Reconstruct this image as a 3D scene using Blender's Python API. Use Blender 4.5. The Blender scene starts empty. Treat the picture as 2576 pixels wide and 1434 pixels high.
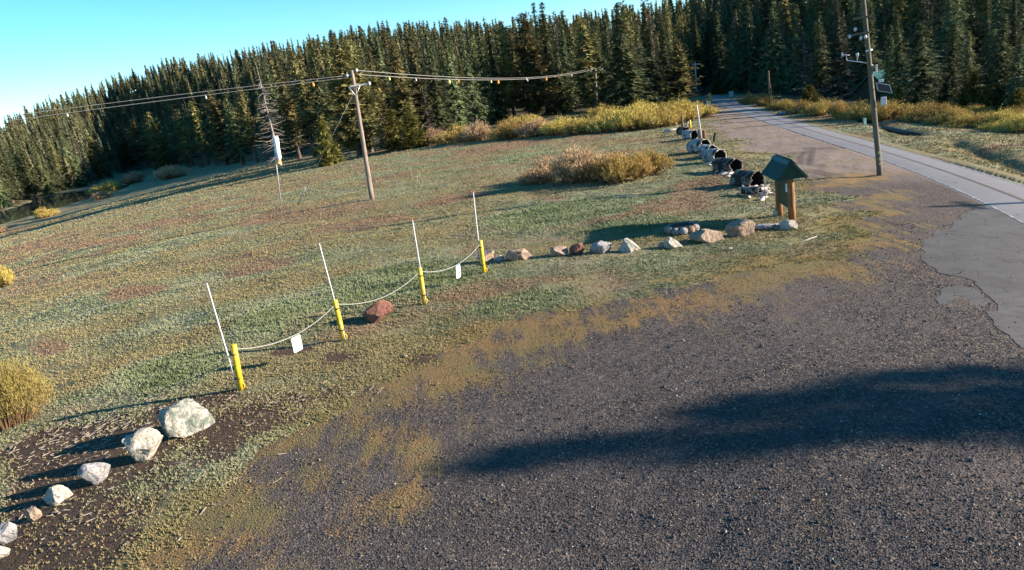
import bpy, bmesh, math, random
import numpy as np
from mathutils import Vector, Matrix, noise

R_ = math.radians
scene = bpy.context.scene
COL = scene.collection
rng = np.random.default_rng(7)
random.seed(7)

# ------------------------------------------------------------------ camera
CAM_H = 7.0
FOC, PITCH, ROLL = 1.35, R_(15.6), R_(-9.0)
CX, CY = 1288.0, 717.0            # half size of the measuring grid (2576 x 1434)
fw = np.array([0, math.cos(PITCH), -math.sin(PITCH)])
r0 = np.array([1.0, 0, 0]); u0 = np.cross(r0, fw)
rt = math.cos(ROLL) * r0 + math.sin(ROLL) * u0
up = -math.sin(ROLL) * r0 + math.cos(ROLL) * u0
cam_d = bpy.data.cameras.new("camera")
cam = bpy.data.objects.new("camera", cam_d)
COL.objects.link(cam)
cam.matrix_world = Matrix((
    (rt[0], up[0], -fw[0], 0), (rt[1], up[1], -fw[1], 0), (rt[2], up[2], -fw[2], CAM_H), (0, 0, 0, 1)))
cam_d.sensor_width = 36
cam_d.lens = 18 * FOC
cam_d.clip_start = 0.1
cam_d.clip_end = 6000
scene.camera = cam

# ------------------------------------------------------------------ light
SUN_EL, SUN_SIDE = R_(15.5), R_(7.0)          # elevation; shadows run to -x, a little to +y
sdir = Vector((math.cos(SUN_EL) * math.cos(SUN_SIDE), -math.cos(SUN_EL) * math.sin(SUN_SIDE), math.sin(SUN_EL)))
sun_d = bpy.data.lights.new("sun", 'SUN')
sun_d.energy = 5.0
sun_d.angle = R_(0.5)
sun_d.color = (1.0, 0.87, 0.70)
sun = bpy.data.objects.new("sun", sun_d)
COL.objects.link(sun)
sun.rotation_euler = sdir.to_track_quat('Z', 'Y').to_euler()
sun.location = (60, -10, 60)
world = bpy.data.worlds.new("World")
scene.world = world
world.use_nodes = True
wn = world.node_tree
wn.nodes.clear()
sky = wn.nodes.new('ShaderNodeTexSky')
sky.sky_type = 'NISHITA'
sky.sun_disc = False
sky.sun_elevation = SUN_EL
sky.sun_rotation = math.atan2(sdir.x, sdir.y)
sky.altitude = 2000
sky.air_density = 1.0
sky.dust_density = 0.1
sky.ozone_density = 2.2
bg = wn.nodes.new('ShaderNodeBackground')
bg.inputs[1].default_value = 0.082
wo = wn.nodes.new('ShaderNodeOutputWorld')
hs = wn.nodes.new('ShaderNodeHueSaturation')
hs.inputs['Hue'].default_value = 0.487
hs.inputs['Saturation'].default_value = 1.32
hs.inputs['Value'].default_value = 1.0
wn.links.new(sky.outputs[0], hs.inputs['Color'])
wn.links.new(hs.outputs[0], bg.inputs[0])
wn.links.new(bg.outputs[0], wo.inputs[0])
scene.view_settings.view_transform = 'Standard'
scene.view_settings.look = 'None'
scene.view_settings.exposure = 1.80
scene.view_settings.gamma = 1.0
scene.cycles.max_bounces = 4
scene.cycles.diffuse_bounces = 2
scene.cycles.glossy_bounces = 2

# ------------------------------------------------------------------ terrain
COEF = {(0, 0): 0.5717, (0, 1): -0.1402, (0, 2): -0.1775, (1, 0): 0.0145, (1, 1): -0.9386, (1, 2): -0.0303,
        (2, 0): 1.6818, (2, 1): -10.3919, (2, 2): -0.6591, (3, 0): -0.1234, (3, 1): 0.3788, (4, 0): -1.5814, (4, 1): 2.826}
LOW = -6.8                        # valley floor by the lake
LAKE_Z = -7.0

def pix_ray(p):
    q = (np.asarray(p, float) - [CX, CY]) / CX
    d = q[..., :1] * rt / FOC - q[..., 1:] * up / FOC + fw
    return d / np.linalg.norm(d, axis=-1, keepdims=True)

def base_poly(a, r):
    a = np.clip(a, -0.76, 0.72); r = np.clip(r, 0, 320)
    z = sum(c * a ** i * (r / 100) ** j for (i, j), c in COEF.items())
    d = z - LOW                   # soft floor
    return LOW + np.where(d > 1.5, d, 1.5 * np.exp(np.clip((d - 1.5) / 1.5, -30, 0)))

def march(p, fn, far=900.0):
    d = pix_ray(p)
    ts = np.geomspace(4, far, 3000)
    P = d * ts[:, None] + [0, 0, CAM_H]
    h = P[:, 2] - fn(P[:, 0], P[:, 1])
    k = np.argmax(h < 0)
    if h[k] >= 0:
        k = len(ts) - 1
    k = max(k, 1)
    t = ts[k - 1] + (ts[k] - ts[k - 1]) * h[k - 1] / (h[k - 1] - h[k] + 1e-12)
    return d * t + [0, 0, CAM_H]

flat0 = lambda x, y: base_poly(np.arctan2(x, y), np.hypot(x, y))

# edge of the forest, measured on the picture
TL = [(-200, 545), (0, 531), (92, 497), (215, 470), (330, 432), (500, 420), (700, 400), (850, 388), (950, 374), (1070, 352),
      (1200, 322), (1300, 302), (1400, 288), (1500, 276), (1600, 266), (1700, 256), (1745, 246), (1790, 236), (1870, 236),
      (1960, 240), (2100, 252), (2250, 268), (2400, 282), (2576, 292), (2760, 310)]
_tp = [march(p, flat0, 330) for p in TL]
TL_A = np.array([math.atan2(p[0], p[1]) for p in _tp]); TL_R = np.array([math.hypot(p[0], p[1]) for p in _tp])
o = np.argsort(TL_A); TL_A, TL_R = TL_A[o], TL_R[o]
SKY = [(-200, 400), (0, 318), (150, 250), (250, 215), (400, 168), (640, 140), (800, 115), (900, 95), (1000, 85), (1250, 78), (1450, 60),
       (1600, 40), (1700, 12), (1850, -50), (2050, -120), (2300, -130), (2480, -70), (2576, 5), (2700, 60)]
_sd = pix_ray(np.array(SKY, float))
SK_A = np.arctan2(_sd[:, 0], _sd[:, 1]); SK_T = _sd[:, 2] / np.hypot(_sd[:, 0], _sd[:, 1])
o = np.argsort(SK_A); SK_A, SK_T = SK_A[o], SK_T[o]

def treeline(a):
    return np.interp(a, TL_A, TL_R)

def ridge_r(a):
    return treeline(a) + np.interp(a, [-0.7, -0.3, 0.1, 0.3, 0.7], [330, 360, 330, 270, 240])

def ridge_z(a):
    return CAM_H + ridge_r(a) * np.interp(a, SK_A, SK_T) - 13.0

LAKE_PX = [(-160, 598), (0, 568), (37, 559), (153, 525), (215, 506), (262, 494), (310, 480), (345, 462), (300, 466), (215, 480), (147, 489), (92, 500), (52, 516), (0, 531), (-160, 560)]

def on_plane(p, z):
    d = pix_ray(p)
    return d * ((z - CAM_H) / d[2]) + [0, 0, CAM_H]

LAKE = np.array([on_plane(p, LAKE_Z)[:2] for p in LAKE_PX])

def inside(poly, x, y):
    x = np.asarray(x, float); y = np.asarray(y, float)
    r = np.zeros(np.broadcast(x, y).shape, bool)
    n = len(poly)
    for i in range(n):
        x1, y1 = poly[i]; x2, y2 = poly[(i + 1) % n]
        c = ((y1 > y) != (y2 > y)) & (x < (x2 - x1) * (y - y1) / (y2 - y1 + 1e-12) + x1)
        r ^= c
    return r

def line_dist(poly, x, y, closed=False):
    x = np.asarray(x, float); y = np.asarray(y, float)
    best = np.full(np.broadcast(x, y).shape, 1e9)
    n = len(poly)
    for i in range(n if closed else n - 1):
        ax, ay = poly[i][:2]; bx, by = poly[(i + 1) % n][:2]
        dx, dy = bx - ax, by - ay
        t = np.clip(((x - ax) * dx + (y - ay) * dy) / (dx * dx + dy * dy + 1e-12), 0, 1)
        best = np.minimum(best, np.hypot(x - ax - t * dx, y - ay - t * dy))
    return best

def sstep(a, b, x):
    t = np.clip((x - a) / (b - a), 0, 1)
    return t * t * (3 - 2 * t)

def vnoise(x, y, s, seed=0):
    """cheap smooth value noise in 0..1"""
    x = np.asarray(x, float) * s + seed * 17.3; y = np.asarray(y, float) * s - seed * 9.1
    xi = np.floor(x).astype(np.int64); yi = np.floor(y).astype(np.int64)
    fx = x - xi; fy = y - yi
    fx = fx * fx * (3 - 2 * fx); fy = fy * fy * (3 - 2 * fy)
    def h(i, j):
        n = (i * 374761393 + j * 668265263 + seed * 69069) & 0x7fffffff
        n = ((n ^ (n >> 13)) * 1274126177) & 0x7fffffff
        return ((n ^ (n >> 16)) & 0xffff) / 65535.0
    return (h(xi, yi) * (1 - fx) + h(xi + 1, yi) * fx) * (1 - fy) + (h(xi, yi + 1) * (1 - fx) + h(xi + 1, yi + 1) * fx) * fy

def fbm(x, y, s, seed=0, n=4):
    t = 0; a = 0.5
    for i in range(n):
        t = t + a * vnoise(x, y, s * 2 ** i, seed + i); a *= 0.5
    return t / (1 - 0.5 ** n)

def smooth_z(x, y):
    """the terrain without its small bumps"""
    a = np.arctan2(x, y); r = np.hypot(x, y)
    tl = treeline(a); rr = ridge_r(a)
    zb = base_poly(a, np.minimum(r, tl + 6))
    t = np.clip((r - tl - 6) / (rr - tl - 6), 0, 1.0)
    hill = (ridge_z(a) - zb)
    front = (np.abs(a) < 1.0)
    z = zb + np.where(front, hill * (0.35 * t + 0.65 * sstep(0, 1, t)), 0)
    return z - np.where(front, np.clip(r - rr, 0, 900) * 0.10, 0)

def G0(p):
    """world point where the ray through picture point p meets the ground"""
    return march(p, smooth_z)

def gpoly(pts):
    return np.array([G0(p)[:2] for p in pts])

# line work of the ground, as world positions
ROAD_L = gpoly([(1772, 236), (1783, 248), (1803, 261), (1850, 279), (1908, 302), (2016, 338), (2157, 382), (2277, 421), (2400, 474), (2576, 559), (2800, 690)])
ROAD_R = gpoly([(1800, 236), (1832, 248), (1875, 263), (1942, 285), (2034, 313), (2114, 336), (2203, 357), (2279, 379), (2400, 412), (2576, 460), (2800, 530)])
GRAVEL = gpoly([(-150, 1560), (330, 1434), (480, 1280), (640, 1160), (760, 1080), (900, 985), (1010, 925), (1130, 870), (1210, 812), (1420, 772), (1640, 728), (1860, 690),
                (2060, 640), (2150, 590), (2165, 545), (2110, 500), (2050, 478), (2030, 450), (1960, 405), (1880, 375), (1830, 345), (1800, 315), (1790, 290), (1800, 262)])
_far = ROAD_L[2:]
def _extend(P):
    d = P[-1] - P[-2]; d /= np.hypot(*d)
    return np.vstack([P, P[-1] + d * 14, P[-1] + d * 30])
ROAD_L, ROAD_R = _extend(ROAD_L), _extend(ROAD_R)
GRAVEL_POLY = np.vstack([GRAVEL, _far, [[30, 5], [10, -12], [-12, -6]]])
PAVE_PX = [(2700, 930), (2576, 880), (2540, 850), (2510, 812), (2488, 790), (2493, 762), (2478, 742), (2455, 718), (2440, 703), (2400, 690), (2352, 684), (2338, 664), (2326, 655), (2318, 630), (2330, 608),
           (2352, 588), (2400, 562), (2430, 535), (2460, 520), (2500, 521), (2540, 541), (2576, 562), (2700, 636)]
PAVE = gpoly(PAVE_PX)
DITCH = gpoly([(2395, 357), (2450, 376), (2510, 398), (2576, 424), (2680, 460)])
DITCH2 = gpoly([(2130, 285), (2160, 300), (2205, 312), (2260, 328), (2312, 340)])
TRACKS = [gpoly(t) for t in ([(1880, 408), (1930, 396), (1985, 388), (2060, 372), (2110, 372)], [(1950, 405), (1975, 390), (2030, 380), (2090, 376)],
                             [(2022, 412), (2026, 392), (2035, 372)], [(2090, 440), (2120, 452), (2110, 446)], [(1990, 412), (2040, 430), (2100, 440)],
                             [(1000, 1434), (1180, 1260), (1420, 1080), (1700, 900), (1940, 740), (2060, 640), (2130, 560)], [(1180, 1434), (1340, 1270), (1560, 1100), (1800, 930), (2010, 770), (2140, 650)],
                             [(2080, 1100), (2115, 1200), (2190, 1330), (2230, 1434)], [(1560, 1340), (1600, 1230), (1700, 1120), (1860, 1010), (2080, 900)], [(700, 1434), (860, 1300), (1100, 1120), (1400, 960), (1720, 800), (1980, 690)], [(820, 1434), (980, 1300), (1220, 1130), (1500, 970), (1800, 810), (2050, 690)], [(1700, 1434), (1800, 1290), (1980, 1130), (2200, 960), (2330, 800)], [(1900, 1434), (1990, 1300), (2150, 1140), (2330, 990)], [(900, 1290), (1020, 1170), (1180, 1060), (1400, 930)])]

def ell(px, py, rx, ry):
    c = G0((px, py)); ex = G0((px + rx, py - rx * 0.15)) - c; ey = G0((px, py + ry)) - c
    return c[:2], np.linalg.inv(np.stack([ex[:2], ey[:2]], 1))
def ell_val(e, x, y):
    q = np.stack([x - e[0][0], y - e[0][1]], 0)
    q = np.tensordot(e[1], q, 1)
    return np.hypot(q[0], q[1])
BROWN = [ell(*e) for e in ((650, 668, 130, 28), (330, 735, 110, 22), (1130, 500, 120, 18), (1690, 520, 150, 30), (1750, 470, 90, 30), (1250, 370, 160, 16), (700, 545, 150, 16), (420, 560, 160, 12),
                           (120, 870, 70, 22), (900, 560, 170, 14), (1840, 430, 60, 40), (1480, 450, 140, 16), (250, 610, 170, 14), (80, 620, 120, 12), (2300, 352, 60, 6), (2500, 372, 90, 8))]
PALE = [ell(*e) for e in ((2420, 352, 170, 26), (2300, 335, 110, 16), (2480, 420, 130, 30))]
LUSH = [ell(*e) for e in ((1400, 535, 230, 40), (1300, 760, 130, 40), (1000, 720, 250, 70), (420, 930, 160, 50), (760, 790, 200, 60), (1560, 400, 120, 10), (1330, 395, 90, 10), (1600, 560, 150, 40))]
SOIL = [ell(*e) for e in ((300, 1180, 330, 170), (120, 1380, 260, 120), (640, 1060, 220, 60), (480, 1020, 200, 50), (250, 1090, 270, 110), (760, 1000, 130, 40), (850, 905, 90, 30), (120, 1300, 190, 120), (560, 1060, 160, 60), (740, 880, 70, 14), (1060, 905, 60, 20))]
MOSSX = [ell(*e) for e in ((2060, 1310, 60, 60), (1130, 940, 170, 60), (1060, 1150, 90, 70), (1420, 800, 160, 30), (2110, 560, 70, 45), (1830, 690, 170, 26), (1000, 1260, 110, 60), (1300, 880, 200, 50),
                           (2130, 455, 160, 30), (2230, 500, 90, 30), (1900, 640, 200, 40), (1560, 790, 140, 50), (1960, 700, 100, 20), (2060, 1290, 50, 90), (2040, 1330, 70, 40))]

def masks(x, y):
    """what covers the ground at x, y: (gravel, moss, soil, lush, brown, track)"""
    x = np.asarray(x, float); y = np.asarray(y, float)
    r = np.hypot(x, y)
    d = line_dist(GRAVEL, x, y)
    ins = inside(GRAVEL_POLY, x, y)
    sd = np.where(ins, d, -d)
    wob = (fbm(x, y, 0.55, 3) - 0.5) * (1.5 + r * 0.02) * 2.2
    g = sstep(-0.9, 1.3, sd + wob)
    n = fbm(x, y, 0.8, 11); n2 = fbm(x, y, 0.22, 21)
    moss = np.exp(-(np.maximum(sd - 0.5, 0) / 3.6) ** 1.5) * 0.66 * sstep(-2.0, 0.2, sd) * (1 - 0.7 * sstep(30, 45, r))
    for e in MOSSX:
        moss = np.maximum(moss, 0.72 * np.exp(-(ell_val(e, x, y) / 1.2) ** 2))
    moss = np.clip(moss * (0.10 + 1.8 * n), 0, 1)
    soil = np.zeros_like(r)
    for e in SOIL:
        soil = np.maximum(soil, sstep(1.2, 0.3, ell_val(e, x, y) + (n - 0.5) * 1.6))
    # dirt shoulder between log row and road
    shoulder = sstep(38, 46, r) * g
    lush = np.zeros_like(r)
    for e in LUSH:
        lush = np.maximum(lush, sstep(1.3, 0.3, ell_val(e, x, y)))
    brown = np.clip((n2 - 0.5) * 2.2, 0, 1) + sstep(25, 70, r) * 0.28
    for e in BROWN:
        brown = np.maximum(brown, 0.95 * sstep(1.25, 0.45, ell_val(e, x, y) + (n - 0.5) * 0.8))
    for e in PALE:
        brown = brown * (1 - 0.8 * sstep(1.3, 0.5, ell_val(e, x, y)))
    brown = np.clip(brown - lush * 0.2, 0, 1)
    tr = np.zeros_like(r)
    for t in TRACKS:
        w = 0.16 + 0.0035 * r
        dd = line_dist(t, x, y)
        tr = np.maximum(tr, sstep(w * 1.1, w * 0.2, np.abs(dd - w * 0.9)) * (0.9 if len(t) == 3 or len(t) == 5 and t[0][1] > 30 else 0.34) * sstep(0.30, 0.55, fbm(x, y, 0.35, 91)))
    return g, moss, soil, lush, brown, tr, sd, shoulder

def bumps(x, y, g, sd):
    r = np.hypot(x, y)
    meadow = (1 - g)
    b = meadow * ((fbm(x * 0.6, y, 0.9, 31) - 0.5) * (0.10 + 0.10 * sstep(15, 40, r)) + (fbm(x, y, 0.25, 41, 3) - 0.5) * 0.35 * sstep(8, 30, r))
    b = b + g * (fbm(x, y, 1.3, 51) - 0.5) * (0.035 + 0.10 * sstep(28, 45, r)) + g * sstep(28, 45, r) * (fbm(x * 0.5, y, 0.6, 57) - 0.5) * 0.12
    return b

def road_mask(x, y):
    return inside(np.vstack([ROAD_L, ROAD_R[::-1]]), x, y)

def terrain_z(x, y, m=None):
    x = np.asarray(x, float); y = np.asarray(y, float)
    z = smooth_z(x, y)
    if m is None:
        m = masks(x, y)
    rd = np.minimum(line_dist(ROAD_L, x, y), line_dist(ROAD_R, x, y))
    rm = road_mask(x, y)
    k = np.where(rm, 0, sstep(0.2, 2.5, rd))
    pm = np.where(inside(PAVE, x, y), 0.0, sstep(0.0, 0.6, line_dist(PAVE, x, y, True)))
    z = z + bumps(x, y, m[0], m[6]) * k * pm
    z = z - np.where(rm, 0.10, 0.02)
    for dl, dep, w in ((DITCH, 0.32, 0.7), (DITCH2, 0.30, 0.9)):
        dd = line_dist(dl, x, y)
        z = z - dep * np.exp(-(dd / w) ** 2) * np.where(rm, 0, 1) + 0.10 * np.exp(-((dd - 2.0) / 1.0) ** 2)
    z = z - np.where(inside(LAKE, x, y), 1.6, 0) * sstep(0, 6, line_dist(LAKE, x, y, True))
    tk = m[5] * 0.018
    return z - tk

def gz(x, y):
    return float(terrain_z(np.array([x]), np.array([y]))[0])

def G(p):
    q = G0(p)
    return Vector((q[0], q[1], gz(q[0], q[1])))

def TP(p, base):
    """point on the ray through p, in the upright plane through base that faces the camera"""
    d = pix_ray(p); n = np.array([base[0], base[1], 0.0]); n /= np.linalg.norm(n)
    t = (np.array([base[0], base[1], 0]) @ n) / (d @ n)
    return Vector(d * t + [0, 0, CAM_H])

def px_m(base, px):
    """metres that px picture units span at base"""
    d = np.array([base[0], base[1], base[2] - CAM_H]) @ fw
    return px * d / (FOC * CX)

# ------------------------------------------------------------------ node helpers
class N:
    def __init__(s, name, rough=0.9, spec=0.2):
        s.m = bpy.data.materials.new(name); s.m.use_nodes = True
        s.t = s.m.node_tree; s.t.nodes.clear()
        s.out = s.t.nodes.new('ShaderNodeOutputMaterial')
        s.b = s.t.nodes.new('ShaderNodeBsdfPrincipled')
        s.t.links.new(s.b.outputs[0], s.out.inputs[0])
        s.b.inputs['Roughness'].default_value = rough
        s.b.inputs['Specular IOR Level'].default_value = spec
    def put(s, sock, v):
        if isinstance(v, bpy.types.NodeSocket): s.t.links.new(v, sock)
        elif isinstance(v, (tuple, list)) and len(v) == 3 and sock.type == 'RGBA': sock.default_value = (*v, 1)
        else: sock.default_value = v
    def node(s, kind, **kw):
        n = s.t.nodes.new(kind)
        for k, v in kw.items(): setattr(n, k, v)
        return n
    def pos(s, kind='world', scale=(1, 1, 1), rot=(0, 0, 0)):
        if kind == 'world': o = s.node('ShaderNodeNewGeometry').outputs['Position']
        else: o = s.node('ShaderNodeTexCoord').outputs['Object']
        mp = s.node('ShaderNodeMapping'); s.put(mp.inputs[0], o); mp.inputs['Scale'].default_value = scale; mp.inputs['Rotation'].default_value = rot
        return mp.outputs[0]
    def noise(s, vec, scale, detail=4, rough=0.6, dist=0.0):
        n = s.node('ShaderNodeTexNoise'); s.put(n.inputs['Vector'], vec)
        n.inputs['Scale'].default_value = scale; n.inputs['Detail'].default_value = detail
        n.inputs['Roughness'].default_value = rough; n.inputs['Distortion'].default_value = dist
        return n.outputs[0]
    def voro(s, vec, scale, feature='F1', out='Distance'):
        n = s.node('ShaderNodeTexVoronoi', feature=feature); s.put(n.inputs['Vector'], vec); n.inputs['Scale'].default_value = scale
        return n.outputs[out]
    def math(s, op, a, b=0.0, c=0.0, clamp=False):
        n = s.node('ShaderNodeMath', operation=op, use_clamp=clamp)
        for i, v in enumerate((a, b, c)): s.put(n.inputs[i], v)
        return n.outputs[0]
    def ramp(s, v, lo, hi, a=0.0, b=1.0):
        n = s.node('ShaderNodeMapRange', interpolation_type='SMOOTHSTEP'); s.put(n.inputs[0], v)
        for i, q in enumerate((lo, hi, a, b)): s.put(n.inputs[1 + i], q)
        return n.outputs[0]
    def mix(s, f, a, b, mode='MIX'):
        n = s.node('ShaderNodeMix', data_type='RGBA', blend_type=mode)
        s.put(n.inputs['Factor'], f); s.put(n.inputs['A'], a); s.put(n.inputs['B'], b)
        return n.outputs['Result']
    def attr(s, name, out='Fac'):
        n = s.node('ShaderNodeAttribute', attribute_name=name); return n.outputs[out]
    def island(s):
        return s.node('ShaderNodeNewGeometry').outputs['Random Per Island']
    def objrand(s):
        return s.node('ShaderNodeObjectInfo').outputs['Random']
    def hsv(s, c, h=0.5, sat=1.0, v=1.0):
        n = s.node('ShaderNodeHueSaturation'); s.put(n.inputs['Hue'], h); s.put(n.inputs['Saturation'], sat); s.put(n.inputs['Value'], v); s.put(n.inputs['Color'], c)
        return n.outputs[0]
    def bump(s, h, strength=0.5, dist=0.02):
        n = s.node('ShaderNodeBump'); s.put(n.inputs['Height'], h); n.inputs['Strength'].default_value = strength; n.inputs['Distance'].default_value = dist
        s.t.links.new(n.outputs[0], s.b.inputs['Normal'])
    def color(s, c):
        s.put(s.b.inputs['Base Color'], c)

def simple(name, c, rough=0.7, var=0.25, scale=6.0, metal=0.0, spec=0.3, bump=0.0, c2=None, stretch=(1, 1, 1)):
    n = N(name, rough, spec); n.b.inputs['Metallic'].default_value = metal
    v = n.pos('object', stretch)
    f = n.noise(v, scale, 5)
    c2 = c2 or tuple(x * (1 - var) for x in c)
    n.color(n.mix(n.ramp(f, 0.35, 0.65), c, c2))
    if bump: n.bump(n.noise(v, scale * 3, 5), bump, 0.01)
    return n.m

M = {}
def ground_colour(n, grass=False):
    """colour of whatever grows or lies on the ground; shared by the sheet and by the grass that grows from it"""
    p = n.pos('world')
    streak = n.pos('world', (0.35, 1.0, 1.0), (0, 0, R_(-8)))
    fine = n.noise(p, 7.0, 5, 0.7); mid = n.noise(streak, 0.9, 5, 0.65); big = n.noise(streak, 0.16, 4, 0.6)
    sage = n.mix(n.ramp(mid, 0.35, 0.65), (0.155, 0.170, 0.092), (0.262, 0.265, 0.168))
    green = n.mix(n.ramp(mid, 0.35, 0.65), (0.132, 0.156, 0.074), (0.225, 0.246, 0.142))
    sage = n.mix(n.ramp(n.attr('lush'), 0.2, 0.8), sage, green)
    olive = n.mix(n.ramp(fine, 0.25, 0.75), (0.200, 0.168, 0.082), (0.260, 0.215, 0.115))
    brown = n.mix(n.ramp(fine, 0.22, 0.78), (0.190, 0.122, 0.074), (0.275, 0.190, 0.120))
    br = n.math('ADD', n.attr('brown'), n.math('MULTIPLY', n.math('SUBTRACT', mid, 0.5), 1.2))
    c = n.mix(n.ramp(n.math('ADD', big, n.math('MULTIPLY', n.attr('lush'), -0.32)), 0.40, 0.56), sage, olive)
    c = n.mix(n.ramp(br, 0.25, 0.95), c, brown)
    c = n.mix(n.ramp(n.math('ADD', n.attr('moss'), n.math('MULTIPLY', n.math('SUBTRACT', fine, 0.5), 0.9)), 0.32, 0.75), c, n.mix(n.ramp(mid, 0.4, 0.6), (0.235, 0.155, 0.055), (0.185, 0.16, 0.055)))
    return c, p, fine, mid, big

def streak_(n):
    return n.pos('world', (0.30, 1.0, 1.0), (0, 0, R_(-8)))

def make_ground_mat():
    n = N('ground', 0.95, 0.1)
    c, p, fine, mid, big = ground_colour(n)
    grit = n.noise(p, 42.0, 3, 0.75); grit2 = n.noise(p, 14.0, 4, 0.7)
    cell = n.voro(p, 26.0, out='Color')
    # bare soil between plants
    soil = n.mix(n.ramp(grit2, 0.35, 0.65), (0.045, 0.030, 0.022), (0.115, 0.075, 0.052))
    sf = n.ramp(n.math('ADD', n.attr('soil'), n.math('MULTIPLY', n.math('SUBTRACT', grit2, 0.5), 1.1)), 0.38, 0.62)
    c = n.mix(n.math('MULTIPLY', n.ramp(grit2, 0.62, 0.42), 0.35), c, (0.06, 0.045, 0.032))
    c = n.mix(sf, c, soil)
    # gravel
    sep = n.node('ShaderNodeSeparateColor'); n.put(sep.inputs[0], cell)
    gr = n.mix(sep.outputs[0], (0.026, 0.023, 0.024), (0.090, 0.078, 0.078))
    gr = n.mix(n.ramp(sep.outputs[1], 0.78, 0.9), gr, (0.20, 0.150, 0.110))
    gr = n.mix(n.ramp(mid, 0.35, 0.68), gr, n.mix(0.5, gr, (0.105, 0.085, 0.080)))
    dirt = n.mix(n.ramp(fine, 0.35, 0.65), (0.140, 0.106, 0.095), (0.250, 0.196, 0.172))
    dirt = n.mix(n.math('MULTIPLY', n.ramp(n.noise(streak_(n), 0.55, 5, 0.7), 0.50, 0.66), 0.7), dirt, (0.20, 0.165, 0.085))
    gr = n.mix(n.math('MULTIPLY', n.attr('shoulder'), n.ramp(big, 0.3, 0.55, 0.65, 1.0)), gr, dirt)
    lane = n.noise(n.pos('world', (1.6, 0.28, 1), (0, 0, R_(38))), 1.6, 5, 0.75)
    mf = n.ramp(n.math('ADD', n.attr('moss'), n.math('ADD', n.math('MULTIPLY', n.math('SUBTRACT', grit2, 0.5), 1.0), n.math('MULTIPLY', n.math('SUBTRACT', lane, 0.5), 1.9))), 0.40, 0.80)
    gr = n.mix(n.math('MULTIPLY', n.ramp(lane, 0.52, 0.68), 0.5), gr, (0.115, 0.092, 0.082))
    mossc = n.mix(n.ramp(mid, 0.4, 0.62), (0.235, 0.140, 0.055), (0.165, 0.13, 0.05))
    gr = n.mix(n.math('MULTIPLY', mf, 0.8), gr, mossc)
    gr = n.mix(n.math('MULTIPLY', n.attr('track'), 0.75), gr, n.mix(n.attr('shoulder'), (0.105, 0.086, 0.080), (0.055, 0.040, 0.036)))
    gf = n.ramp(n.math('ADD', n.attr('gravel'), n.math('MULTIPLY', n.math('SUBTRACT', grit2, 0.5), 0.55)), 0.40, 0.60)
    c = n.mix(gf, c, gr)
    # forest floor
    duff = n.mix(n.ramp(fine, 0.4, 0.6), (0.05, 0.036, 0.022), (0.09, 0.075, 0.04))
    c = n.mix(n.attr('forest'), c, duff)
    n.color(c)
    hgt = n.math('ADD', n.math('MULTIPLY', grit, 0.6), n.math('MULTIPLY', n.voro(p, 30.0), 0.7))
    n.bump(hgt, 0.9, 0.035)
    return n.m
M['ground'] = make_ground_mat()

def make_grass_mat():
    n = N('meadow_grass', 0.85, 0.15)
    c, *_ = ground_colour(n)
    i = n.island()
    n.color(n.hsv(c, 0.5, n.ramp(i, 0, 1, 0.85, 1.15), n.ramp(i, 0, 1, 0.88, 1.22)))
    return n.m
M['grass'] = make_grass_mat()

def make_stone_mat():
    n = N('gravel_stones', 0.9, 0.25)
    i = n.island(); p = n.pos('world')
    c = n.mix(i, (0.029, 0.026, 0.026), (0.100, 0.088, 0.086))
    c = n.mix(n.ramp(i, 0.985, 0.99), c, (0.40, 0.37, 0.34))
    mid = n.noise(p, 0.8, 4)
    lane = n.noise(n.pos('world', (1.6, 0.28, 1), (0, 0, R_(38))), 1.6, 5, 0.75)
    c = n.mix(n.math('MULTIPLY', n.ramp(n.math('ADD', n.math('ADD', n.attr('moss'), n.math('MULTIPLY', n.math('SUBTRACT', lane, 0.5), 1.6)), n.math('MULTIPLY', n.math('SUBTRACT', i, 0.5), 0.7)), 0.35, 0.85), 0.75), c, n.mix(n.ramp(mid, 0.4, 0.6), (0.245, 0.150, 0.062), (0.175, 0.14, 0.058)))
    n.color(c)
    return n.m
M['stones'] = make_stone_mat()

def make_road_mat(name, a, b, crack):
    n = N(name, 0.85, 0.3)
    p = n.pos('world')
    big = n.noise(p, 0.35, 5, 0.6); f = n.noise(p, 30, 4, 0.7)
    c = n.mix(n.ramp(big, 0.3, 0.7), a, b)
    c = n.mix(n.ramp(f, 0.3, 0.75), c, tuple(x * 1.35 for x in a))
    d = n.node('ShaderNodeVectorMath', operation='ADD'); n.put(d.inputs[0], p)
    nz = n.node('ShaderNodeTexNoise'); n.put(nz.inputs['Vector'], p); nz.inputs['Scale'].default_value = 1.4; nz.inputs['Detail'].default_value = 4
    sc = n.node('ShaderNodeVectorMath', operation='SCALE'); n.put(sc.inputs[0], nz.outputs['Color']); sc.inputs['Scale'].default_value = 0.9
    n.put(d.inputs[1], sc.outputs[0])
    e = n.voro(d.outputs[0], crack, 'DISTANCE_TO_EDGE')
    cr = n.ramp(e, 0.0, 0.018 * crack, 1.0, 0.0)
    patchy = n.ramp(n.noise(p, 0.6, 2), 0.30 if crack > 0.5 else 0.42, 0.52 if crack > 0.5 else 0.60)
    cf = n.math('MULTIPLY', cr, n.math('MULTIPLY', patchy, 0.85))
    if crack > 0.5:
        c = n.mix(n.math('MULTIPLY', n.ramp(n.noise(p, 1.1, 6, 0.75), 0.46, 0.66), 0.75), c, (0.044, 0.038, 0.036))
    n.color(n.mix(cf, c, (0.03, 0.028, 0.027)))
    n.bump(n.math('SUBTRACT', n.math('MULTIPLY', f, 0.3), cf), 0.5, 0.02)
    return n.m
M['road'] = make_road_mat('road', (0.122, 0.117, 0.128), (0.160, 0.152, 0.164), 0.35)
M['pave'] = make_road_mat('old_pavement', (0.050, 0.046, 0.047), (0.086, 0.079, 0.079), 1.25)
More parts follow.
